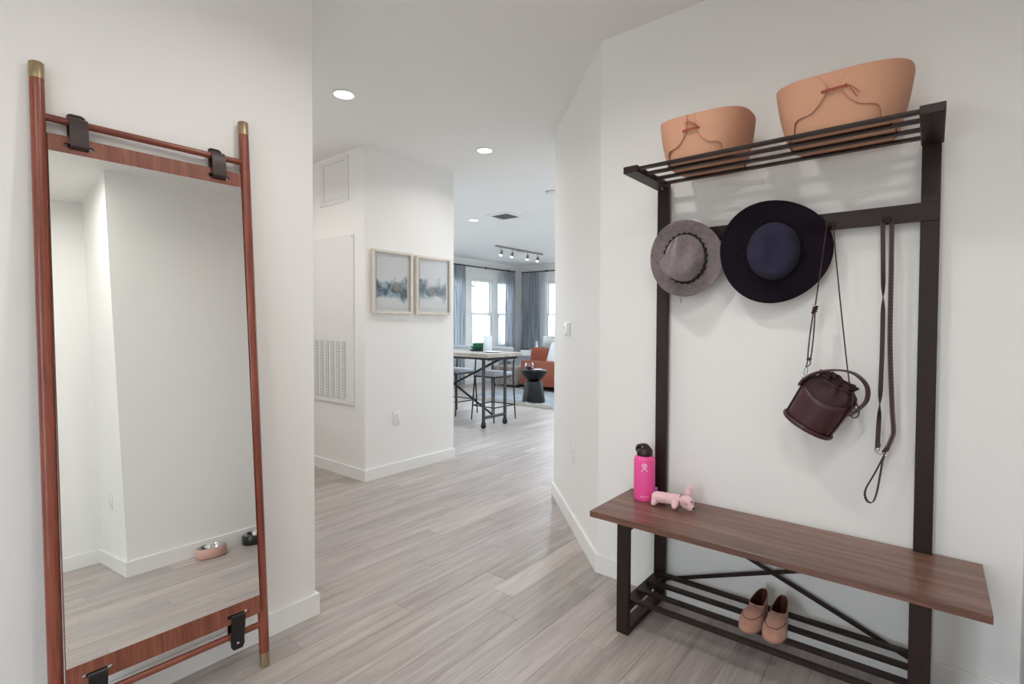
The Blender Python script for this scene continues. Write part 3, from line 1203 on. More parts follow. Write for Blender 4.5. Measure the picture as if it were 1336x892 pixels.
# ================================================================== HANDBAG
bagA = math.radians(29)
bag = thing('bucket_bag', (-.369, 2.283, .920), 'burgundy leather bucket bag hanging tilted by a long strap', 'handbag', rot=(math.radians(4), bagA, 0))
RB0, RB1, HB = .086, .092, .150
bm = bmesh.new()
grid(bm, lambda u, v: Vector(((RB0 + (RB1 - RB0) * v) * math.cos(u * 2 * PI), (RB0 + (RB1 - RB0) * v) * .86 * math.sin(u * 2 * PI),
                              v * HB + v * (.006 - .034 * max(0, -math.sin(u * 2 * PI)) ** 1.6))), 64, 8, True)
o = obj('bucket', bm, M_bag, bag, True, local=True)
mod_solid(o, .003, -1)
o = obj('base_disc', lathed([(0, -.006), (.092, -.006), (.0955, -.002), (.0955, .006), (.092, .010), (0, .010)], 48, sy=.88), M_bag, bag, True, local=True)
# folded side panels where the leather overlaps
for a0, a1 in ((-.35, .35), (PI - .35, PI + .35)):
    bm = bmesh.new()
    grid(bm, lambda u, v: Vector(((RB0 + (RB1 - RB0) * v + .0022) * math.cos(a0 + (a1 - a0) * u), (RB0 + (RB1 - RB0) * v + .0022) * .86 * math.sin(a0 + (a1 - a0) * u), .012 + v * (HB - .004))), 9, 5)
    o = obj('side_tab', bm, M_bag, bag, True, local=True)
    mod_solid(o, .0015, 1)
# gathered drawstring top
bm = bmesh.new()


def gather(u, v):
    a = u * 2 * PI
    prof = [(.088, .095), (.0895, .135), (.087, .160), (.076, .176), (.062, .186), (.054, .194), (.060, .205), (.064, .212)]
    f = v * (len(prof) - 1)
    i = min(int(f), len(prof) - 2)
    r = prof[i][0] + (prof[i + 1][0] - prof[i][0]) * (f - i)
    z = prof[i][1] + (prof[i + 1][1] - prof[i][1]) * (f - i)
    amp = .0085 * min(1, max(0, v - .10) / .35)
    r += amp * .8 * math.sin(a * 13 + math.sin(a * 3)) + amp * .5 * math.sin(a * 8 + 1)
    return Vector((r * math.cos(a), r * .84 * math.sin(a), z + .004 * math.sin(a * 4)))


grid(bm, gather, 180, 24, True)
obj('drawstring_top', bm, M_bagcloth, bag, True, local=True, angle=80)
bm = bmesh.new()
cpts = [(.062 * math.cos(a), -.003 + .054 * math.sin(a), .193) for a in [k * 2 * PI / 40 for k in range(40)]]
tube(bm, cpts, .0024, 6, closed=True)
# bow loops and loose ends hanging at the lower right side
tube(bm, smooth_path([(.062, -.012, .193), (.076, -.020, .178), (.086, -.022, .150), (.104, -.02, .116), (.118, -.02, .126), (.112, -.02, .150), (.092, -.018, .168), (.066, -.012, .190)], 6), .0022, 6)
tube(bm, smooth_path([(.064, -.012, .190), (.082, -.024, .165), (.090, -.026, .140), (.086, -.026, .122)], 6), .0022, 6)
tube(bm, smooth_path([(-.040, -.045, .194), (-.046, -.055, .205), (-.030, -.058, .212), (-.024, -.050, .198)], 5), .0020, 6)
obj('drawcord', bm, M_strap, bag, True, local=True)
# flat arched top handle
hp = smooth_path([(-.094, -.030, .128), (-.090, -.034, .160), (-.066, -.040, .204), (-.018, -.045, .246), (.034, -.045, .264), (.086, -.042, .246), (.112, -.036, .200), (.108, -.032, .155), (.096, -.030, .118)], 6)
obj('top_handle', ribbon(bmesh.new(), hp, (.3, 1, 0), .024, .0075), M_strap, bag, True, local=True)
# D-rings
for sx in (-1, 1):
    bm = tube(bmesh.new(), [(sx * .098 + .007 * math.cos(a), 0, .150 + .009 * math.sin(a)) for a in [k * 2 * PI / 16 for k in range(16)]], .0014, 6, closed=True)
    obj('d_ring', bm, M_rivet, bag, True, local=True)
# shoulder strap, in world space
BY = 2.283


def wobj(name, bm, m, parent, smooth=True):
    """mesh given in world space under a rotated root"""
    mw = Matrix.Translation(parent.location) @ parent.rotation_euler.to_matrix().to_4x4()
    bm.transform(mw.inverted())
    return obj(name, bm, m, parent, smooth, local=True)


ring_l = Matrix.Translation(bag.location) @ bag.rotation_euler.to_matrix().to_4x4() @ Vector((-.100, 0, .158))
ring_r = Matrix.Translation(bag.location) @ bag.rotation_euler.to_matrix().to_4x4() @ Vector((.100, 0, .140))
bm = bmesh.new()
kx, kz = -.353, 1.362
topz = 1.6905
tube(bm, smooth_path([(kx + .002, 2.284, kz + .004), (-.336, 2.284, 1.50), (-.325, 2.296, 1.62), (-.319, 2.308, topz - .004), (-.311, 2.311, topz + .002), (-.300, 2.311, topz - .003), (-.286, 2.304, 1.55), (-.262, 2.30, 1.32), (-.236, 2.290, 1.10), ring_r], 8), .0026, 6)
for d in (-.006, .006):
    tube(bm, smooth_path([(kx + d * .4, 2.288, kz), (kx - .006 + d, 2.287, 1.28), (kx - .012 + d, 2.285, 1.20), (kx - .0145 + d * .6, 2.284, 1.170)], 5), .0026, 6)
tube(bm, smooth_path([(kx - .018, 2.284, 1.172), (kx - .021, 2.283, 1.155), (ring_l.x + .004, 2.283, ring_l.z + .036), (kx - .010, 2.284, 1.155), (kx - .012, 2.284, 1.172)], 5), .0022, 6)
st = wobj('shoulder_strap', bm, M_strap, bag)
bm = bmesh.new()
for k in range(3):
    tube(bm, [(kx + .007 * math.cos(a) + .002 * k, 2.286 + .008 * math.sin(a), kz - .006 + .009 * k + .003 * math.cos(a)) for a in [q * 2 * PI / 14 for q in range(14)]], .0040, 6, closed=True)
wobj('strap_knot', bm, M_strap, bag)
wobj('strap_keeper', bx(kx - .022, kx - .006, 2.279, 2.291, 1.168, 1.180, bev=.002), M_strap, bag)
bm = bmesh.new()
c = Vector((ring_l.x, 2.283, ring_l.z))
tube(bm, smooth_path([c + Vector((0, 0, .002)), c + Vector((-.005, 0, .012)), c + Vector((.002, 0, .034)), c + Vector((.008, 0, .034)), c + Vector((.007, 0, .014)), c + Vector((.001, 0, .003))], 5), .0013, 6)
wobj('snap_clip', bm, M_rivet, bag)
bm = bmesh.new()
tube(bm, [(kx + .005 * math.cos(a), 2.280, kz + .017 + .006 * math.sin(a)) for a in [q * 2 * PI / 14 for q in range(14)]], .0014, 6, closed=True)
wobj('strap_ring', bm, M_rivet, bag)

# ================================================================== LEASH
le = thing('dog_leash', (-.13, 2.32, 1.69), 'burgundy dog leash looped over the rightmost hook', 'leash')
ly = 2.3245
bm = bmesh.new()
n = 60
pl, wl = [], []
for k in range(n + 1):
    f = k / n
    z = 1.687 - f * (1.687 - .848)
    pl.append(Vector((-.1455 + .0075 * math.sin(f * PI) - .002 * f, ly - .002, z)))
    tw = PI * (1 / (1 + math.exp(-(f - .33) * 26)) + 1 / (1 + math.exp(-(f - .80) * 30)))
    wl.append(Vector((math.cos(tw), math.sin(tw), 0)))
arc = [(Vector((-.1315 + .0135 * math.cos(a), ly, 1.690 + .006 * math.sin(a))), Vector((0, 1, 0))) for a in (2.6, 1.9, 1.25, .55)]
ribbon(bm, pl, wl, .0145, .0028)
pr = smooth_path([(-.1185, ly - .001, 1.689), (-.1175, ly - .001, 1.50), (-.1165, ly - .001, 1.25), (-.107, ly - .001, 1.02), (-.101, ly, .93), (-.104, ly, .90), (-.118, ly - .002, .858), (-.128, ly - .002, .838)], 10)
ribbon(bm, pr, (1, .1, 0), .0155, .0028)
ribbon(bm, [(-.146, ly, 1.686), (-.145, ly - .002, 1.694), (-.134, ly - .003, 1.697), (-.123, ly - .002, 1.694), (-.119, ly, 1.686)], (0, 1, 0), .013, .0028)
lp = smooth_path([(-.122, ly, .842), (-.132, ly, .815), (-.155, ly, .755), (-.179, ly, .698), (-.182, ly, .668), (-.172, ly, .648), (-.157, ly, .652), (-.146, ly, .690), (-.138, ly, .750), (-.130, ly, .810), (-.118, ly, .850)], 8)
ribbon(bm, lp, (.25, 1, 0), .0145, .0028)
obj('webbing', bm, M_leash, le, True)
bm = bmesh.new()
for k in range(1, len(pr) - 12, 1):
    for f in (0.2, .7):
        p = pr[k].lerp(pr[k + 1], f)
        for s in (-1, 1):
            box(bm, p.x + s * .0052 - .0006, p.x + s * .0052 + .0006, p.y - .0026, p.y - .0016, p.z - .0028, p.z + .0028)
obj('stitching', bm, M_stitch, le)
bm = bmesh.new()
tube(bm, smooth_path([(-.147, ly - .003, .850), (-.149, ly - .004, .838), (-.138, ly - .005, .832), (-.126, ly - .005, .838), (-.122, ly - .005, .834)], 5), .0022, 6)
tube(bm, [(-.148 + .008 * math.cos(a), ly - .003, .846 + .006 * math.sin(a)) for a in [q * 2 * PI / 14 for q in range(14)]], .0018, 6, closed=True)
tube(bm, [(-.120 + .009 * math.cos(a), ly - .005, .836 + .006 * math.sin(a)) for a in [q * 2 * PI / 14 for q in range(14)]], .0018, 6, closed=True)
obj('snap_hook', bm, M_rivet, le, True)
for z in (.86,):
    obj('keeper', bx(-.154, -.1375, ly - .006, ly + .003, .858, .872, bev=.001), M_leather_dk, le)

# ================================================================== WATER BOTTLE
bo = thing('water_bottle', (-1.032, 2.262, BT + .0005), 'bright pink insulated water bottle with dark lid on the left end of bench', 'bottle')
BR = .0485
obj('body', lathed([(0, 0), (.045, 0), (.0475, .003), (BR, .010), (BR, .184), (.0470, .192), (.0430, .199), (.036, .2040), (.0335, .206), (0, .206)], 48), M_pink, bo, True, local=True)
bm = lathed([(0, .206), (.0350, .206), (.0362, .209), (.0362, .224), (.0340, .230), (.027, .239), (.0, .241)], 40)
o = obj('lid', bm, M_cap, bo, True, local=True)
bm = bmesh.new()
ribbon(bm, smooth_path([(-.032, 0, .222), (-.0325, 0, .234), (-.028, 0, .247), (-.016, 0, .2535), (.000, 0, .2525), (.010, 0, .246), (.022, 0, .234), (.030, 0, .224)], 5), (.3, 1, 0), .026, .010)
obj('carry_loop', bm, M_cap, o, True, local=True)
BDIR = math.atan2(-2.26, 1.04)      # bottle front faces the viewer


def on_bottle(u, v, lift=.0006):
    a = BDIR + u / BR
    return Vector(((BR + lift) * math.cos(a), (BR + lift) * math.sin(a), v))


bm = bmesh.new()
zc = .149


def strip(pts, w=.0022):
    pts = [(u * 1.4, .157 + (v - zc) * 1.4) for u, v in pts]
    w *= 1.3
    P3 = [on_bottle(u, v) for u, v in pts]
    wd = []
    for i in range(len(pts)):
        a = BDIR + pts[i][0] / BR
        nrm = Vector((math.cos(a), math.sin(a), 0))
        t = (P3[min(i + 1, len(P3) - 1)] - P3[max(i - 1, 0)]).normalized()
        wd.append(nrm.cross(t))
    ribbon(bm, P3, wd, w, .0006)


strip([(-.0105, zc - .0125), (-.0040, zc - .0045), (.0035, zc + .0015), (.0078, zc + .0060), (.0066, zc + .0105), (.0030, zc + .0125)])
strip([(.0105, zc - .0125), (.0040, zc - .0045), (-.0035, zc + .0015), (-.0078, zc + .0060), (-.0066, zc + .0105), (-.0030, zc + .0125)])
strip([(-.0030, zc + .0125), (0, zc + .0108), (.0030, zc + .0125)])
strip([(-.0058, zc + .0128), (-.0030, zc + .0108), (-.0018, zc + .0150)], .0015)
strip([(.0058, zc + .0128), (.0030, zc + .0108), (.0018, zc + .0150)], .0015)
strip([(0, zc + .0110), (0, zc + .0158)], .0015)
strip([(-.0032, zc + .0062), (.0032, zc + .0062)], .0022)
obj('emblem', bm, M_white, bo, local=True)


def lettering(txt, size, name, parent, m, place):
    cu = bpy.data.curves.new(name, 'FONT')
    cu.body = txt
    cu.size = size
    cu.align_x = 'CENTER'
    cu.resolution_u = 3
    to = bpy.data.objects.new(name + '_source', cu)
    COL.objects.link(to)
    dg = bpy.context.evaluated_depsgraph_get()
    me = bpy.data.meshes.new_from_object(to.evaluated_get(dg))
    bpy.data.objects.remove(to)
    for v in me.vertices:
        v.co = place(v.co.x, v.co.y)
    me.name = name
    o = bpy.data.objects.new(name, me)
    COL.objects.link(o)
    me.materials.clear()
    me.materials.append(m)
    o.parent = parent
    return o


lettering('Hydro Flask', .0080, 'lettering', bo, M_white, lambda x, y: on_bottle(x, .0225 + y, .0007))

# ================================================================== PLUSH DOG
pd_ = thing('plush_dog_toy', (-.884, 2.235, BT), 'small pink plush dog toy lying on bench beside pink bottle', 'toy', rot=(0, 0, math.radians(12)))


def blob(bm, c, r, sc=(1, 1, 1), rot=None):
    t = bmesh.new()
    bmesh.ops.create_icosphere(t, subdivisions=3, radius=r)
    mm = Matrix.Translation(c)
    if rot:
        mm = mm @ Euler(rot).to_matrix().to_4x4()
    mm = mm @ Matrix.Diagonal((*sc, 1))
    t.transform(mm)
    merge(bm, t)


bm = bmesh.new()
for x in (-.065, -.045, -.025, -.005, .015, .030):
    blob(bm, (x, 0, .038), .026, (1.1, 1, .98))
blob(bm, (-.078, -.010, .020), .0165, (.9, 1.0, 1.25))        # rear leg near
blob(bm, (-.080, -.020, .013), .0135, (.95, 1.2, .95))
blob(bm, (-.076, .016, .020), .016, (.9, 1, 1.2))
blob(bm, (.012, -.020, .022), .0145, (1.0, 1.1, 1.2))
blob(bm, (.012, -.030, .016), .0125, (1.0, 1.2, .95))
blob(bm, (.014, .018, .019), .0145, (1, 1, 1.25))
blob(bm, (.062, -.010, .036), .0290, (1.0, .95, 1.0))         # head
blob(bm, (.076, -.020, .021), .0170, (1.1, 1.0, .95))         # muzzle
bd = obj('body', bm, M_plush, pd_, True, local=True)
r_ = bd.modifiers.new('remesh', 'REMESH')
r_.mode = 'VOXEL'
r_.voxel_size = .003
r_.use_smooth_shade = True
s_ = bd.modifiers.new('smooth', 'SMOOTH')
s_.iterations = 6
bm = bmesh.new()
blob(bm, (.066, .006, .078), .0145, (1.0, .55, 1.65), (0, .25, 0))
blob(bm, (.072, .006, .096), .0125, (1.25, .6, 1.0), (0, .5, 0))
obj('raised_ear', bm, M_plush, pd_, True, local=True)
bm = bmesh.new()
blob(bm, (.048, -.0375, .047), .0175, (1.25, .42, .85), (.35, .45, -.1))
obj('folded_ear', bm, M_plush, pd_, True, local=True)
bm = bmesh.new()
blob(bm, (.0920, -.0290, .0195), .0056, (.8, 1.1, .9))
obj('nose', bm, M_thread, pd_, True, local=True)
bm = bmesh.new()
blob(bm, (.0842, -.0250, .0455), .0034, (1, .8, 1.5))
obj('eye', bm, M_thread, pd_, True, local=True)
bm = bmesh.new()
tube(bm, [(.036 + .004 * math.cos(a), .0275 * math.cos(a) - .002, .038 + .0275 * math.sin(a)) for a in [k * 2 * PI / 28 for k in range(28)]], .0012, 5, closed=True)
obj('collar_cord', bm, M_thread, pd_, True, local=True)
obj('fabric_tag', bx(-.084, -.070, .012, .0145, .062, .078, bev=.0008), M_purple, pd_, local=True)


# ================================================================== LOAFERS
def loafer(loc, rotz, label):
    t = thing('loafer', loc, label, 'shoe', 'pair of loafers on the shoe rack', rot=(0, 0, rotz))
    # local: toe at -y (front), heel at +y; length .235
    Lh = .118

    def width(s):          # s 0 toe .. 1 heel
        if s < .32:
            return .041 * math.sqrt(max(.012, 1 - (1 - s / .32) ** 2.3))
        if s < .60:
            return .041 - .010 * (s - .32) / .28
        return .031 * (1 - .28 * (s - .6) / .4) * math.sqrt(max(0.02, 1 - ((s - .60) / .402) ** 4))

    def height(s):
        if s < .45:
            return .014 + .044 * math.sin(PI / 2 * min(1, s / .45)) ** .75
        return .054 + .024 * ((s - .45) / .55) ** 1.4

    def openx(s):          # share of half width left open
        if s < .50:
            return 0.0
        f = min(1, (s - .50) / .18)
        return .90 * math.sqrt(1 - (1 - f) ** 2)

    def up(u, v, sd=0):    # u across 0..1; v along; sd forces the side
        s = v
        y = -Lh + 2 * Lh * s
        w, h, op = width(s), height(s), openx(s)
        side = sd or (-1 if u < .5 else 1)
        f = abs(u - .5) * 2          # 1 at the sole, 0 at the throat
        th = (1 - f) * PI / 2
        x = w * math.cos(th) ** .75
        z = h * math.sin(th) ** .80
        x = max(x, op * w)
        if op > 0:
            zz = h * (1 - f)
            k = min(1, op / .9)
            z = z * (1 - k) + zz * k
            x = x * (1 - k) + w * (1 - .10 * (1 - f) ** 2) * k
        return Vector((side * x, y, .005 + z))
    bm = bmesh.new()
    nu, nv = 15, 40
    Vl = [[bm.verts.new(up(i / (2 * (nu - 1)), (j / (nv - 1)) ** 1.5, -1)) for i in range(nu)] for j in range(nv)]
    Vr = [[bm.verts.new(up(1 - i / (2 * (nu - 1)), (j / (nv - 1)) ** 1.5, 1)) for i in range(nu)] for j in range(nv)]
    for V in (Vl, Vr):
        for j in range(nv - 1):
            for i in range(nu - 1):
                bm.faces.new((V[j][i], V[j][i + 1], V[j + 1][i + 1], V[j + 1][i]))
    # close the heel
    for i in range(nu - 1):
        bm.faces.new((Vl[-1][i], Vl[-1][i + 1], Vr[-1][i + 1], Vr[-1][i]))
    for i in range(nu - 1):
        bm.faces.new((Vl[0][i], Vl[0][i + 1], Vr[0][i + 1], Vr[0][i]))
    bmesh.ops.remove_doubles(bm, verts=bm.verts, dist=.0004)
    o = obj('upper', bm, M_suede, t, True, local=True, angle=70)
    # lining: dark inner surface
    bm = bmesh.new()

    def inn(u, v, sd):
        s = .36 + .625 * v
        p = up(u, s, sd)
        k = .90
        return Vector((p.x * k, p.y * .985, .005 + (p.z - .005) * .985 - .0006))
    nu2 = 15
    for a in (0, 1):
        V = [[bm.verts.new(inn((i / (2 * (nu2 - 1))) if a == 0 else 1 - i / (2 * (nu2 - 1)), j / 23, -1 if a == 0 else 1)) for i in range(nu2)] for j in range(24)]
        for j in range(23):
            for i in range(nu2 - 1):
                bm.faces.new((V[j][i], V[j][i + 1], V[j + 1][i + 1], V[j + 1][i]))
    hl = [inn(i / (2 * (nu2 - 1)), 1, -1) for i in range(nu2)]
    hr = [inn(1 - i / (2 * (nu2 - 1)), 1, 1) for i in range(nu2)]
    A = [bm.verts.new(p + Vector((0, -.001, 0))) for p in hl]
    B = [bm.verts.new(p + Vector((0, -.001, 0))) for p in hr]
    for i in range(nu2 - 1):
        bm.faces.new((A[i], A[i + 1], B[i + 1], B[i]))
    obj('lining', bm, M_shoein, t, True, local=True)
    bm = bmesh.new()
    poly = [(width(s) * .93, -Lh + 2 * Lh * s) for s in [.02 + .965 * k / 24 for k in range(25)]]
    poly = poly + [(-x, y) for x, y in reversed(poly)]
    prism(bm, poly, .010, .013)
    obj('insole', bm, M_shoein, t, local=True)
    bm = bmesh.new()
    poly = [(width(s) * 1.02 + .0005, -Lh * 1.01 + 2 * Lh * 1.01 * s) for s in [.003 + .99 * (k / 36) ** 1.5 for k in range(37)]]
    poly = poly + [(-x, y) for x, y in reversed(poly)]
    prism(bm, poly, .0005, .0065)
    obj('sole', bm, M_sole, t, local=True)
    # apron seam over the vamp
    pts = []
    for k in range(31):
        f = k / 30
        s = .12 + .36 * (abs(f - .5) * 2) ** 2.8
        uu = .17 + .66 * f
        pts.append(up(uu, s) + Vector((0, 0, .0008)))
    obj('apron_seam', tube(bmesh.new(), pts, .0013, 6), M_shoein, t, True, local=True)
    # piping round the opening
    pts = [up(.5 - 1e-4, .50 + .495 * k / 20) for k in range(21)] + [up(.5 + 1e-4, .50 + .495 * k / 20) for k in range(20, -1, -1)]
    obj('topline', tube(bmesh.new(), pts, .0014, 6), M_suede, t, True, local=True)
    return t


loafer((-.525, 2.192, .1318), math.radians(-3), 'blush suede loafer on the shoe rack, nearer the bottle end')
loafer((-.443, 2.183, .1318), math.radians(1), 'blush suede loafer on the shoe rack, turned straight, beside its mate')


# ================================================================== DOG BOWLS (seen in the mirror)
def dog_bowl(x, y, label, m):
    t = thing('dog_bowl', (x, y, 0), label, 'bowl', 'dog bowls by the entry wall')
    obj('outer_bowl', lathed([(0, .001), (.092, .001), (.097, .004), (.1, .010), (.095, .062), (.092, .066), (.087, .066), (.087, .012), (0, .012)], 40), m, t, True, local=True)
    obj('steel_insert', lathed([(.0905, .068), (.0865, .069), (.080, .060), (.070, .030), (.055, .022), (0, .020)], 40), M_stainless, t, True, local=True)
    return t


dog_bowl(.128, 1.418, 'pink ceramic dog bowl with steel insert reflected in the mirror', M_bowlpink)
dog_bowl(.128, 1.728, 'black dog bowl at the mirror edge behind the pink bowl', M_bowlblack)


# ================================================================== WALL FITTINGS
def outlet(loc, rz, label, double=True):
    """plate facing local -y"""
    t = thing('wall_outlet', loc, label, 'outlet', rot=(0, 0, rz))
    obj('cover_plate', bx(-.0385, .0385, -.006, 0, -.0615, .0615, bev=.003, seg=2), M_plate, t, True, local=True)
    for z in (.020, -.020):
        r = obj('receptacle', lathed_flat(.0165, -.0075, z), M_plate, t, local=True)
        bm = bmesh.new()
        for dx in (-.006, .006):
            box(bm, dx - .001, dx + .001, -.0079, -.0074, z - .003, z + .005)
        box(bm, -.0018, .0018, -.0079, -.0074, z - .010, z - .0065)
        obj('slot', bm, M_slot, r, local=True)
    obj('screw', lathed_flat(.003, -.0068, 0), M_metalwhite, t, local=True)
    return t


def lathed_flat(r, y, z, seg=20):
    bm = bmesh.new()
    vs = [bm.verts.new((r * math.cos(2 * PI * k / seg), y, z + r * .85 * math.sin(2 * PI * k / seg))) for k in range(seg)]
    ws = [bm.verts.new((v.co.x, -.001, v.co.z)) for v in vs]
    bm.faces.new(vs)
    for k in range(seg):
        bm.faces.new((vs[k], vs[(k + 1) % seg], ws[(k + 1) % seg], ws[k]))
    return bm


outlet((XB, 2.874, .487), PI / 2, 'white duplex outlet low on wall below the two framed prints')
outlet((-1.765, YR + (cx_ + 1.765), .478), -PI / 4, 'white outlet low on the angled wall left of the bench')
outlet((.595, YJ, .472), 0, 'white outlet reflected in the mirror, on the wall by the corner')

th = thing('thermostat', (-1.885, YR + (cx_ + 1.885), 1.277), 'small white thermostat on the angled wall', 'thermostat', rot=(0, 0, -PI / 4))
obj('back_plate', bx(-.058, .058, -.004, 0, -.047, .047, bev=.002), M_plate, th, local=True)
obj('housing', bx(-.050, .050, -.026, -.004, -.042, .042, bev=.006, seg=3), M_plate, th, True, local=True)
obj('screen', bx(-.030, -.002, -.0272, -.0258, -.005, .023), M_screen, th, local=True)

# return-air grille panel on the core wall (faces -y)
gp = thing('return_air_grille', (-4.115, YB, .61), 'tall white panel with louvred return air grille on core wall', 'air grille')
obj('panel_plate', bx(-4.455, -3.772, YB - .016, YB - .0005, .620, 2.062, bev=.002), M_metalwhite, gp)
for x in (-4.44, -3.787):
    for z in (.645, 2.04):
        bm = lathed([(0, .002), (.005, .001), (.006, 0)], 12)
        bm.transform(Matrix.Translation((x, YB - .016, z)) @ Matrix.Rotation(PI / 2, 4, 'X'))
        obj('panel_screw', bm, M_satin, gp)
for i in range(6):
    x0 = -4.372 + i * .0855
    c = obj('louvre_column', bx(x0, x0 + .060, YB - .0166, YB - .0155, .668, 1.156), M_grille_dark, gp)  # flat dark sheet painted as the shade behind the louvres
    bm = bmesh.new()
    for k in range(34):
        z = .672 + k * .01425
        v = [bm.verts.new(p) for p in ((x0, YB - .0166, z + .010), (x0 + .060, YB - .0166, z + .010), (x0 + .060, YB - .021, z), (x0, YB - .021, z))]
        bm.faces.new(v)
    s_ = obj('louvre', bm, M_metalwhite, c)
    s_['kind'] = 'stuff'
    mod_solid(s_, .0012, 0)

ap = thing('access_panel', (-4.065, YB, 2.345), 'white access panel high on core wall near ceiling', 'access panel')
bm = bmesh.new()
a0, a1, b0, b1 = -4.292, -3.845, 2.350, 2.738
w = .068
box(bm, a0, a1, YB - .007, YB, b0, b0 + w * .5)
box(bm, a0, a1, YB - .007, YB, b1 - w * .5, b1)
box(bm, a0, a0 + w, YB - .007, YB, b0 + w * .5, b1 - w * .5)
box(bm, a1 - w, a1, YB - .007, YB, b0 + w * .5, b1 - w * .5)
obj('panel_frame', bm, M_metalwhite, ap)
obj('door', bx(a0 + w + .003, a1 - w - .003, YB - .005, YB, b0 + w * .5 + .003, b1 - w * .5 - .003), M_metalwhite, ap)


# ------------------------------------------------------------------ framed prints on the core wall (face +x)
def print_frame(y0, y1, z0, z1, label, m):
    t = thing('framed_print', (XB, (y0 + y1) / 2, (z0 + z1) / 2), label, 'picture', 'pair of framed watercolours')
    d = .034
    w = .021
    x0, x1 = XB + .002, XB + d
    for nm, a in (('frame_stile', (y0, y0 + w, z0, z1)), ('frame_stile', (y1 - w, y1, z0, z1)), ('frame_rail', (y0 + w, y1 - w, z0, z0 + w)), ('frame_rail', (y0 + w, y1 - w, z1 - w, z1))):
        obj(nm, bx(x0, x1, *a, bev=.001), M_oakframe, t)
    obj('mount_board', bx(x0, XB + .010, y0 + w, y1 - w, z0 + w, z1 - w), M_plate, t)
    pr_ = bx(-.001, .001, -(y1 - y0) / 2 + w + .028, (y1 - y0) / 2 - w - .028, -(z1 - z0) / 2 + w + .034, (z1 - z0) / 2 - w - .030)
    o = obj('print', pr_, m, t, local=True)
    o.location = (.016, 0, 0)
    obj('glazing', bx(XB + .021, XB + .0225, y0 + w, y1 - w, z0 + w, z1 - w), M_glazing, t)
    return t


print_frame(2.607, 3.030, 1.397, 1.934, 'framed blue-grey watercolour, the one nearer the wall corner', art_mat('watercolour_wash', 3.1, -.06))
print_frame(3.075, 3.502, 1.397, 1.928, 'framed blue-grey watercolour, the one nearer the living room', art_mat('watercolour_drip', 9.4, .02))

# ceiling register
cv = thing('ceiling_vent', (-4.485, 5.375, CEIL), 'square ceiling air vent beyond the framed prints', 'air vent')
bm = bmesh.new()
A, B_, w = .19, .19, .05
for a in ((-A, A, -B_, -B_ + w), (-A, A, B_ - w, B_), (-A, -A + w, -B_ + w, B_ - w), (A - w, A, -B_ + w, B_ - w)):
    box(bm, *a, -.010, 0)
obj('vent_frame', bm, M_metalwhite, cv, local=True)
obj('duct_shade', bx(-A + w, A - w, -B_ + w, B_ - w, -.001, 0), M_grille_dark, cv, local=True)  # dark sheet painted as the shade inside the duct
for k in range(7):
    y = -B_ + w + .02 + k * .04
    bm = bmesh.new()
    beam(bm, (-A + w, y, -.008), (A - w, y, -.008), .014, .0015, up=(0, -.5, 1))
    obj('vent_slat', bm, M_metalwhite, cv, local=True)
sd = thing('smoke_detector', (-3.27, 4.72, CEIL), 'white round smoke detector on ceiling at top of the angled wall', 'smoke detector')
obj('detector_body', lathed([(0, -.030), (.045, -.030), (.058, -.020), (.062, 0)], 24), M_plate, sd, True, local=True)
obj('mount_ring', lathed([(.062, -.006), (.068, -.005), (.069, 0)], 24), M_satin, sd, True, local=True)

# track light
tl = thing('track_light', (-6.23, 7.95, CEIL), 'satin nickel track light with four spot heads on living room ceiling', 'track light')
obj('track', bx(-6.248, -6.212, 7.20, 8.66, CEIL - .028, CEIL - .0), M_satin, tl)
obj('canopy', bx(-6.275, -6.185, 7.86, 8.06, CEIL - .034, CEIL - .0005, bev=.004), M_satin, tl)
for y in (7.36, 7.68, 8.16, 8.50):
    bm = bmesh.new()
    mtx = Matrix.Translation((-6.23, y, CEIL - .13)) @ Matrix.Rotation(math.radians(-32), 4, 'X') @ Matrix.Rotation(math.radians(-10), 4, 'Y')
    lathe(bm, [(0, .055), (.022, .055), (.026, .045), (.030, -.02), (.036, -.05), (.036, -.056), (.030, -.052)], 20)
    bm.transform(mtx)
    tube(bm, [(-6.23, y, CEIL - .027), (-6.23, y, CEIL - .075)], .007, 8)
    tube(bm, [(-6.23, y, CEIL - .075), (-6.23, y + .004, CEIL - .10)], .012, 8)
    h = obj('spot_head', bm, M_satin, tl, True)
    bm = lathed([(0, -.048), (.031, -.048)], 20)
    bm.transform(mtx)
    obj('spot_lens', bm, M_lens, h)


# ------------------------------------------------------------------ curtains
def curtain(name, axis, plane, a0, a1, z0, z1, folds, amp, m, label, cat='curtain', spread=0.0, group=None):
    bm = bmesh.new()
    n = folds * 12

    def f(u, v):
        s = a0 + (a1 - a0) * u + spread * (1 - v) * (u - .5)
        ph = u * folds * 2 * PI
        d = amp * (.55 + .45 * (1 - v)) * math.sin(ph + .5 * math.sin(v * 3 + u * 5)) + amp * .3 * math.sin(ph * .37 + 2 * v)
        z = z0 + (z1 - z0) * v
        return Vector((plane + d, s, z)) if axis == 'y' else Vector((s, plane - d, z))
    grid(bm, f, n, 14)
    o = obj(name, bm, m, None, True, angle=90)
    return tag(o, label, cat, group)


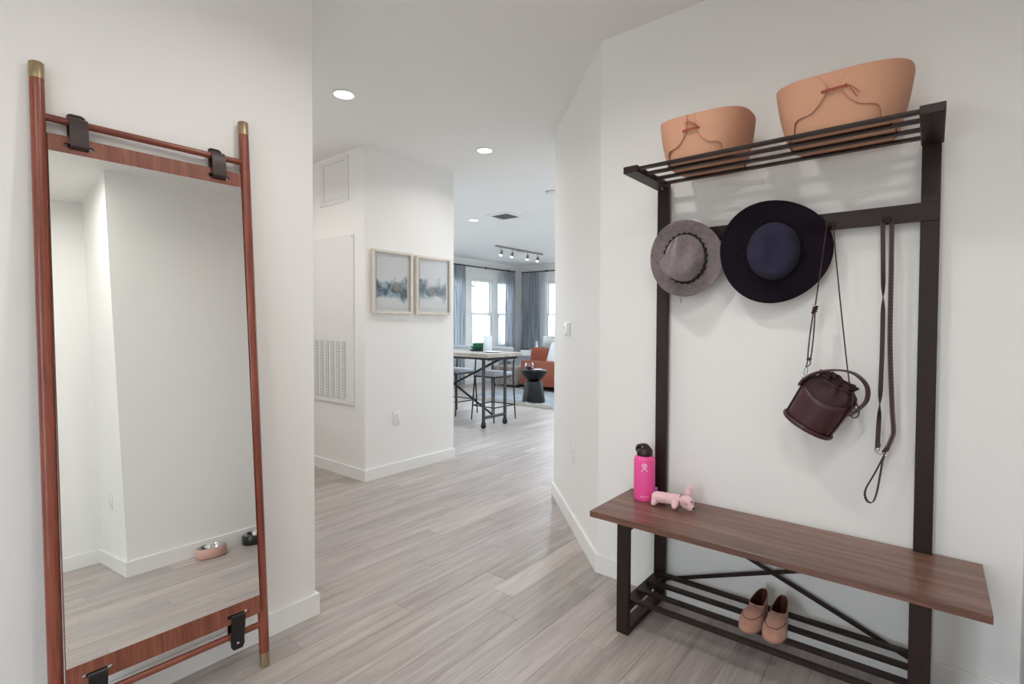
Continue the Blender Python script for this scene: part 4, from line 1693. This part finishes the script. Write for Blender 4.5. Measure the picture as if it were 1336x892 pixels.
def rod(name, p, q, label, rings):
    p, q = Vector(p), Vector(q)
    t = thing(name, (p + q) / 2, label, 'curtain rod')
    obj('pole', tube(bmesh.new(), [p, q], .014, 10), M_rod, t, True)
    for e, s in ((p, -1), (q, 1)):
        d = (q - p).normalized() * s
        obj('finial', tube(bmesh.new(), [e, e + d * .012], .021, 12), M_rod, t, True)
    for k in rings:
        c = p.lerp(q, k)
        wall_d = Vector((-1, 0, 0)) if abs((q - p).y) > abs((q - p).x) else Vector((0, 1, 0))
        bm = bmesh.new()
        tube(bm, [c + Vector((0, 0, .004)), c + wall_d * .068 + Vector((0, 0, .012))], .009, 8)
        box(bm, c.x - .02, c.x + .02, c.y - .02, c.y + .02, c.z - .02, c.z + .022, bev=.004)
        obj('bracket', bm, M_rod, t)
    return t


rod('curtain_rod', (-7.875, 7.50, 2.598), (-7.875, 9.80, 2.598), 'black curtain rod over the wide window', (.02, .55, .90))
rod('curtain_rod', (-7.80, 10.02, 2.588), (-5.2, 10.02, 2.588), 'black curtain rod on the far wall right of corner', (.28, .95))
curtain('curtain', 'y', -7.86, 7.48, 8.09, .02, 2.58, 7, .040, M_curtain, 'grey streaked curtain hanging left of the wide window beside the prints')
curtain('curtain', 'y', -7.86, 9.43, 9.80, .02, 2.58, 6, .040, M_curtain, 'grey streaked curtain right of the wide window by the room corner', spread=.06)
curtain('curtain', 'x', 10.03, -7.83, -7.33, .02, 2.57, 7, .034, M_curtain, 'dark grey streaked curtain on far wall right of the room corner', spread=.06)
curtain('sheer_curtain', 'y', -7.90, 9.24, 9.46, .02, 2.58, 4, .020, M_sheer, 'narrow white sheer curtain between wide window and grey curtain')
curtain('sheer_curtain', 'x', 10.055, -7.285, -7.16, .02, 2.57, 4, .018, M_sheer, 'white sheer curtain at the far right window')

# ================================================================== DINING AREA
tb = thing('counter_table', (-5.15, 5.02, 0), 'counter-height table with weathered grey top and iron pipe frame on casters', 'table')
TZ = .950
obj('tabletop', bx(-6.12, -4.18, 4.68, 5.37, TZ - .048, TZ, bev=.004), M_tabletop, tb)
bm = bmesh.new()
for a in ((-6.06, -4.22, 4.73, 4.76), (-6.06, -4.22, 5.29, 5.32)):
    box(bm, *a, TZ - .076, TZ - .048)
for a in ((-4.25, -4.22, 4.76, 5.29), (-6.06, -6.03, 4.76, 5.29)):
    box(bm, *a, TZ - .085, TZ - .048)
obj('apron', bm, M_blackmetal, tb)


def caster(x, y):
    bm = bmesh.new()
    tube(bm, [(x, y - .014, .034), (x, y + .014, .034)], .034, 20)
    w = obj('caster', bm, M_blackmetal, tb, True)
    bm = bmesh.new()
    box(bm, x - .018, x + .018, y - .022, y - .017, .03, .075)
    box(bm, x - .018, x + .018, y + .017, y + .022, .03, .075)
    box(bm, x - .018, x + .018, y - .022, y + .022, .072, .080)
    obj('fork', bm, M_gunmetal, w)


for x in (-4.36, -5.94):
    for y in (4.815, 5.235):
        obj('leg', tube(bmesh.new(), [(x, y, .08), (x, y, TZ - .06)], .022, 14), M_gunmetal, tb, True)
        obj('flange', lathed([(0, TZ - .085), (.04, TZ - .085), (.045, TZ - .075), (.045, TZ - .066), (0, TZ - .066)], 16, (x, y, 0)), M_gunmetal, tb, True)
        caster(x, y)
    obj('end_bar', tube(bmesh.new(), [(x, 4.815, .135), (x, 5.235, .135)], .020, 12), M_gunmetal, tb, True)
for p, q in (((-4.37, .135), (-5.90, TZ - .06)), ((-4.28, TZ - .085), (-5.93, .135))):
    obj('cross_brace', tube(bmesh.new(), [(p[0], 5.025, p[1]), (q[0], 5.025, q[1])], .015, 10), M_blackmetal, tb, True)


def stool():
    t = thing('counter_stool', (0, 0, 0), 'x', 'stool', 'counter stools at the table')
    sz = .665
    bm = bmesh.new()
    box(bm, -.205, .205, -.19, .20, sz - .055, sz, bev=.026, seg=3)
    obj('seat', bm, M_greyfab, t, True, local=True)
    obj('seat_frame', bx(-.19, .19, -.18, .18, sz - .072, sz - .055), M_blackmetal, t, local=True)
    bm = bmesh.new()

    def back(u, v):
        a = (u - .5) * 1.5
        return Vector((.235 * math.sin(a) / math.sin(.75) * .95, .245 - .10 * (1 - math.cos(a)) / (1 - math.cos(.75)) * .9 + .02 * v, .80 + .20 * v))
    grid(bm, back, 17, 7)
    o = obj('backrest', bm, M_greyfab, t, True, local=True)
    mod_solid(o, .035, 0)
    mod_subsurf(o, 1)
    for sx in (-1, 1):
        obj('leg', tube(bmesh.new(), [(sx * .175, -.165, sz - .07), (sx * .205, -.20, .001)], [.012, .009], 8), M_blackmetal, t, True, local=True)
        obj('leg', tube(bmesh.new(), [(sx * .19, .235, .86), (sx * .195, .215, sz - .06), (sx * .215, .245, .001)], [.010, .012, .009], 8), M_blackmetal, t, True, local=True)
        obj('footrest', tube(bmesh.new(), [(sx * .198, -.190, .20), (sx * .208, .236, .20)], .008, 8), M_blackmetal, t, True, local=True)
    for y, z in ((-.190, .20), (.236, .20)):
        obj('footrest', tube(bmesh.new(), [(-.20, y, z), (.20, y, z)], .008, 8), M_blackmetal, t, True, local=True)
    return t


s1 = stool()
s1.location = (-4.70, 5.37, 0)
tag(s1, 'grey counter stool tucked behind the near end of the table')
s2 = copy_tree(s1)
s2.location = (-5.45, 5.40, 0)
tag(s2, 'grey counter stool further along the table beside the framed prints')

# tableware
gb = thing('charger_plate', (-4.80, 5.20, TZ + .0005), 'charcoal plate under the green bowl on the counter table', 'plate')
obj('plate_body', lathed([(0, 0), (.08, 0), (.135, .012), (.137, .016), (.08, .006), (0, .006)], 32), M_darkplate, gb, True, local=True)
obj('plate_stack', lathed([(0, .0065), (.075, .0065), (.120, .018), (.122, .024), (.078, .013), (0, .013)], 32), M_darkplate, gb, True, local=True)
g2 = thing('green_bowl', (-4.80, 5.20, TZ + .014), 'lower green glazed bowl stacked on the charcoal plate', 'bowl')
obj('bowl_body', lathed([(0, .0005), (.050, .0005), (.095, .022), (.116, .055), (.112, .056), (.090, .027), (.045, .008), (0, .008)], 32), M_green, g2, True, local=True)
g3 = thing('green_bowl', (-4.80, 5.20, TZ + .0385), 'upper green glazed bowl nested in the other green bowl', 'bowl')
obj('bowl_body', lathed([(0, .0005), (.040, .0005), (.062, .012), (.080, .036), (.086, .070), (.082, .071), (.074, .038), (.05, .014), (0, .008)], 32), M_green, g3, True, local=True)
cf = thing('glass_carafe', (-4.60, 5.16, TZ + .0005), 'tall clear glass carafe beside the green bowls on the table', 'carafe')
obj('carafe_body', lathed([(0, 0), (.055, 0), (.060, .006), (.060, .215), (.0575, .215), (.0575, .010), (0, .010)], 32), M_frost, cf, True, local=True)
ps = thing('white_plate', (-4.42, 5.05, TZ + .0005), 'white plates at the near end of the counter table', 'plate')
obj('plate_body', lathed([(0, 0), (.07, 0), (.115, .010), (.117, .014), (.07, .005), (0, .005)], 32), M_ceramic, ps, True, local=True)
bt = thing('dark_bottle', (-5.44, 4.98, TZ + .0005), 'small dark bottle with pale pump on the table beside the prints wall', 'bottle')
obj('bottle_body', lathed([(0, 0), (.032, 0), (.034, .004), (.034, .065), (.020, .085), (.012, .092), (0, .092)], 24), M_darkplate, bt, True, local=True)
obj('pump', lathed([(0, .092), (.012, .092), (.012, .17), (.02, .172), (.02, .26), (0, .26)], 16), M_ceramic, bt, True, local=True)

# ================================================================== LIVING ROOM
rg = obj('rug', bx(-6.62, -3.2, 6.70, 9.1, .0005, .012), M_rug)
tag(rg, 'blue-grey area rug with ivory shag border under the black side table', 'rug')
bm = bmesh.new()
rr = random.Random(5)
for k in range(2400):
    x, y = rr.uniform(-6.62, -3.3), 6.71 - abs(rr.gauss(0, .06))
    h, l = rr.uniform(.03, .065), rr.uniform(.02, .06)
    a = rr.uniform(-.9, .9)
    w = .008
    v = [bm.verts.new(p) for p in ((x - w, y, .002), (x + w, y, .002), (x + math.sin(a) * l, y - l * .7, h), (x + math.sin(a) * l - w, y - l * .7, h * .8))]
    bm.faces.new(v)
fr = obj('fringe', bm, M_fringe, rg)
fr['kind'] = 'stuff'

st_ = thing('side_table', (-5.20, 7.0, .0125), 'black hourglass side table on the rug before the sofa', 'side table')
obj('pedestal', lathed([(0, 0), (.190, 0), (.196, .006), (.150, .33), (.135, .350), (.08, .362), (0, .362)], 40), M_blackwood, st_, True, local=True)
obj('bowl_top', lathed([(0, .362), (.085, .362), (.15, .405), (.205, .475), (.222, .520), (.222, .535), (.212, .540), (0, .536)], 40), M_blackwood, st_, True, local=True)
wg = thing('stemless_glass', (-5.26, 6.95, .0125 + .5405), 'round glass bowl of amber drink on the black side table', 'glass')
obj('glass_body', lathed([(0, 0), (.03, 0), (.066, .022), (.082, .060), (.078, .098), (.062, .125), (.059, .125), (.075, .097), (.079, .060), (.064, .025), (0, .006)], 32), M_glass, wg, True, local=True)
obj('drink', lathed([(0, .008), (.030, .010), (.062, .026), (.0765, .058), (0, .058)], 32), M_wine, wg, True, local=True)
td = thing('trinket_dish', (-5.09, 6.98, .0125 + .5405), 'small pale dish on the black side table beside the glass', 'dish')
obj('dish_body', lathed([(0, 0), (.04, 0), (.075, .014), (.078, .020), (.04, .007), (0, .007)], 24), M_ceramic, td, True, local=True)

sf = thing('sofa', (-5.95, 9.0, .0125), 'rust leather sofa seen past the angled wall', 'sofa')
obj('arm', bx(-6.42, -5.28, 8.20, 8.40, .105, .60, bev=.02, seg=2), M_rust, sf, True)
obj('arm', bx(-6.42, -5.28, 9.80, 9.97, .105, .60, bev=.02, seg=2), M_rust, sf, True)
obj('sofa_back', bx(-5.47, -5.26, 8.402, 9.798, .105, .80, bev=.03, seg=2), M_rust, sf, True)
obj('seat_base', bx(-6.40, -5.472, 8.402, 9.798, .105, .28, bev=.01), M_rust, sf)
for y0, y1 in ((8.405, 9.098), (9.102, 9.795)):
    obj('seat_cushion', bx(-6.41, -5.472, y0, y1, .281, .45, bev=.03, seg=3), M_rust, sf, True)
for x in (-6.36, -5.34):
    for y in (8.26, 9.90):
        obj('leg', bx(x - .02, x + .02, y - .02, y + .02, .0125, .106), M_blackmetal, sf)


def cushion(name, c, size, rot, m, label):
    t = bmesh.new()

    def f(u, v):
        x, y = (u - .5) * 2, (v - .5) * 2
        e = (1 - x ** 4) * (1 - y ** 4)
        k = 1 - .06 * (x * x * y * y)
        return x, y, e, k
    bm = bmesh.new()
    n = 15
    for s in (-1, 1):
        def g(u, v):
            x, y, e, k = f(u, v)
            return Vector((x * size[0] / 2 * (1 - .07 * y * y * (1 - abs(x))), s * size[1] / 2 * max(0, e) ** .6, y * size[2] / 2 * (1 - .07 * x * x * (1 - abs(y)))))
        grid(bm, g, n, n)
    bmesh.ops.remove_doubles(bm, verts=bm.verts, dist=1e-4)
    t.free()
    o = obj(name, bm, m, None, True, local=True, angle=80)
    o.location = c
    o.rotation_euler = rot
    return tag(o, label, 'cushion')


cushion('throw_cushion', (-6.20, 8.52, .660), (.42, .12, .40), (math.radians(-10), 0, 0), M_cushrust, 'rust cushion leaning inside the sofa arm')
cushion('throw_cushion', (-5.745, 8.55, .715), (.46, .15, .46), (math.radians(-14), math.radians(10), .1), M_cushwhite, 'white cushion leaning beside the rust cushion on the sofa')

ot = thing('ottoman', (-7.05, 8.72, 0), 'distressed grey patchwork ottoman behind the counter stools', 'ottoman')
for i in range(3):
    for j in range(2):
        obj('patch', bx(-7.40 + i * .24, -7.40 + (i + 1) * .24 - .004, 8.42, 8.435, .05 + j * .19, .05 + (j + 1) * .19 - .004, bev=.003), M_ottoman, ot)
obj('ottoman_body', bx(-7.40, -6.69, 8.435, 9.10, .05, .43, bev=.02, seg=2), M_ottoman, ot, True)
for x in (-7.36, -6.73):
    for y in (8.48, 9.05):
        obj('foot', bx(x - .02, x + .02, y - .02, y + .02, .0, .051), M_blackmetal, ot)

cs = thing('console_table', (-7.1, 9.65, 0), 'low grey console behind the sofa under the far window', 'console')
obj('console_top', bx(-7.72, -5.75 - .72, 9.45, 9.84, .60, .632, bev=.003), M_metalwhite, cs)
obj('console_body', bx(-7.70, -6.49, 9.47, 9.82, .20, .60), M_greyfab, cs)
for x in (-7.66, -6.53):
    for y in (9.50, 9.79):
        obj('leg', bx(x - .02, x + .02, y - .02, y + .02, 0.0, .20), M_blackmetal, cs)
z = .6325
for i, (w, m, nm) in enumerate(((.30, M_ceramic, 'white hardback lying at the bottom of the console book stack'), (.27, M_ceramic, 'white hardback second in the console book stack'), (.24, M_navybook, 'navy hardback lying on top of the console book stack'))):
    b_ = thing('hardback_book', (-7.28, 9.55, z), nm, 'book', 'books on the console')
    hh = .052 if i < 2 else .022
    obj('cover', bx(-w / 2, w / 2, -.09, -.085, 0, hh - .0005), m, b_, local=True)
    obj('pages', bx(-w / 2 + .003, w / 2 - .003, -.085, .09, .003, hh - .0035), M_ceramic, b_, local=True)
    obj('board', bx(-w / 2, w / 2, -.085, .095, hh - .0035, hh - .0005), m, b_, local=True)
    z += hh
vs = thing('white_vase', (-7.02, 9.56, .6325), 'white bottle vase with narrow neck on the console', 'vase')
obj('vase_body', lathed([(0, 0), (.05, 0), (.085, .04), (.09, .09), (.06, .15), (.025, .19), (.022, .27), (.035, .31), (.030, .31), (.016, .27), (0, .25)], 28), M_ceramic, vs, True, local=True)
lpb = thing('table_lamp', (-6.72, 9.66, .6325), 'table lamp with pale grey shade on the console', 'lamp')
obj('lamp_base', lathed([(0, 0), (.07, 0), (.09, .05), (.06, .12), (.015, .16), (.012, .24), (0, .24)], 24), M_darkplate, lpb, True, local=True)
o = obj('lamp_shade', lathed([(.165, .20), (.150, .43)], 32), M_lampshade, lpb, True, local=True)
mod_solid(o, .003, 0)
pbk = thing('photo_block', (-6.502, 9.55, .6325), 'dark brown cube ornament at the right end of the console', 'ornament')
obj('lower_block', bx(-.045, .045, -.045, .045, 0, .17, bev=.004), M_blackwood, pbk, local=True)
obj('upper_block', bx(-.045, .03, -.045, .045, .17, .29, bev=.004), M_shoein, pbk, local=True)


# ================================================================== TREES OUTSIDE
def tree(loc, h, seed, label, spreadr, nleaf):
    t = thing('street_tree', loc, label, 'tree', 'trees outside the window')
    r = random.Random(seed)
    bm = bmesh.new()
    tube(bm, [(0, 0, 0), (.03, .02, h * .4), (-.02, .03, h * .75), (0, 0, h)], [.07, .055, .035, .01], 8)
    tips = []
    for k in range(26):
        z = h * (.18 + .8 * k / 26)
        a = r.uniform(0, 2 * PI)
        l = spreadr * (1.0 - .5 * (z / h)) * r.uniform(.6, 1.1)
        e = Vector((l * math.cos(a), l * math.sin(a), z + l * .5))
        mid = Vector((l * .5 * math.cos(a), l * .5 * math.sin(a), z + l * .15))
        tube(bm, [(0, 0, z), mid, e], [.018, .012, .004], 5)
        tips += [mid.lerp(e, f) for f in (0, .4, .8, 1)]
    obj('trunk', bm, M_bark, t, local=True)
    bm = bmesh.new()
    for k in range(nleaf):
        c = r.choice(tips) + Vector((r.gauss(0, .13), r.gauss(0, .13), r.gauss(0, .13)))
        d = Vector((r.gauss(0, 1), r.gauss(0, 1), r.gauss(0, 1))).normalized()
        n_, b__ = frame_at(d)
        s = r.uniform(.04, .075)
        bm.faces.new([bm.verts.new(c + d * s), bm.verts.new(c + n_ * s * .5), bm.verts.new(c - d * s), bm.verts.new(c - n_ * s * .5)])
    f_ = obj('foliage', bm, M_leaf, t, local=True)
    f_['kind'] = 'stuff'
    return t


tree((-13.0, 14.6, -.12), 6.0, 3, 'slim leafy tree outside, in the middle of the wide window', .85, 700)
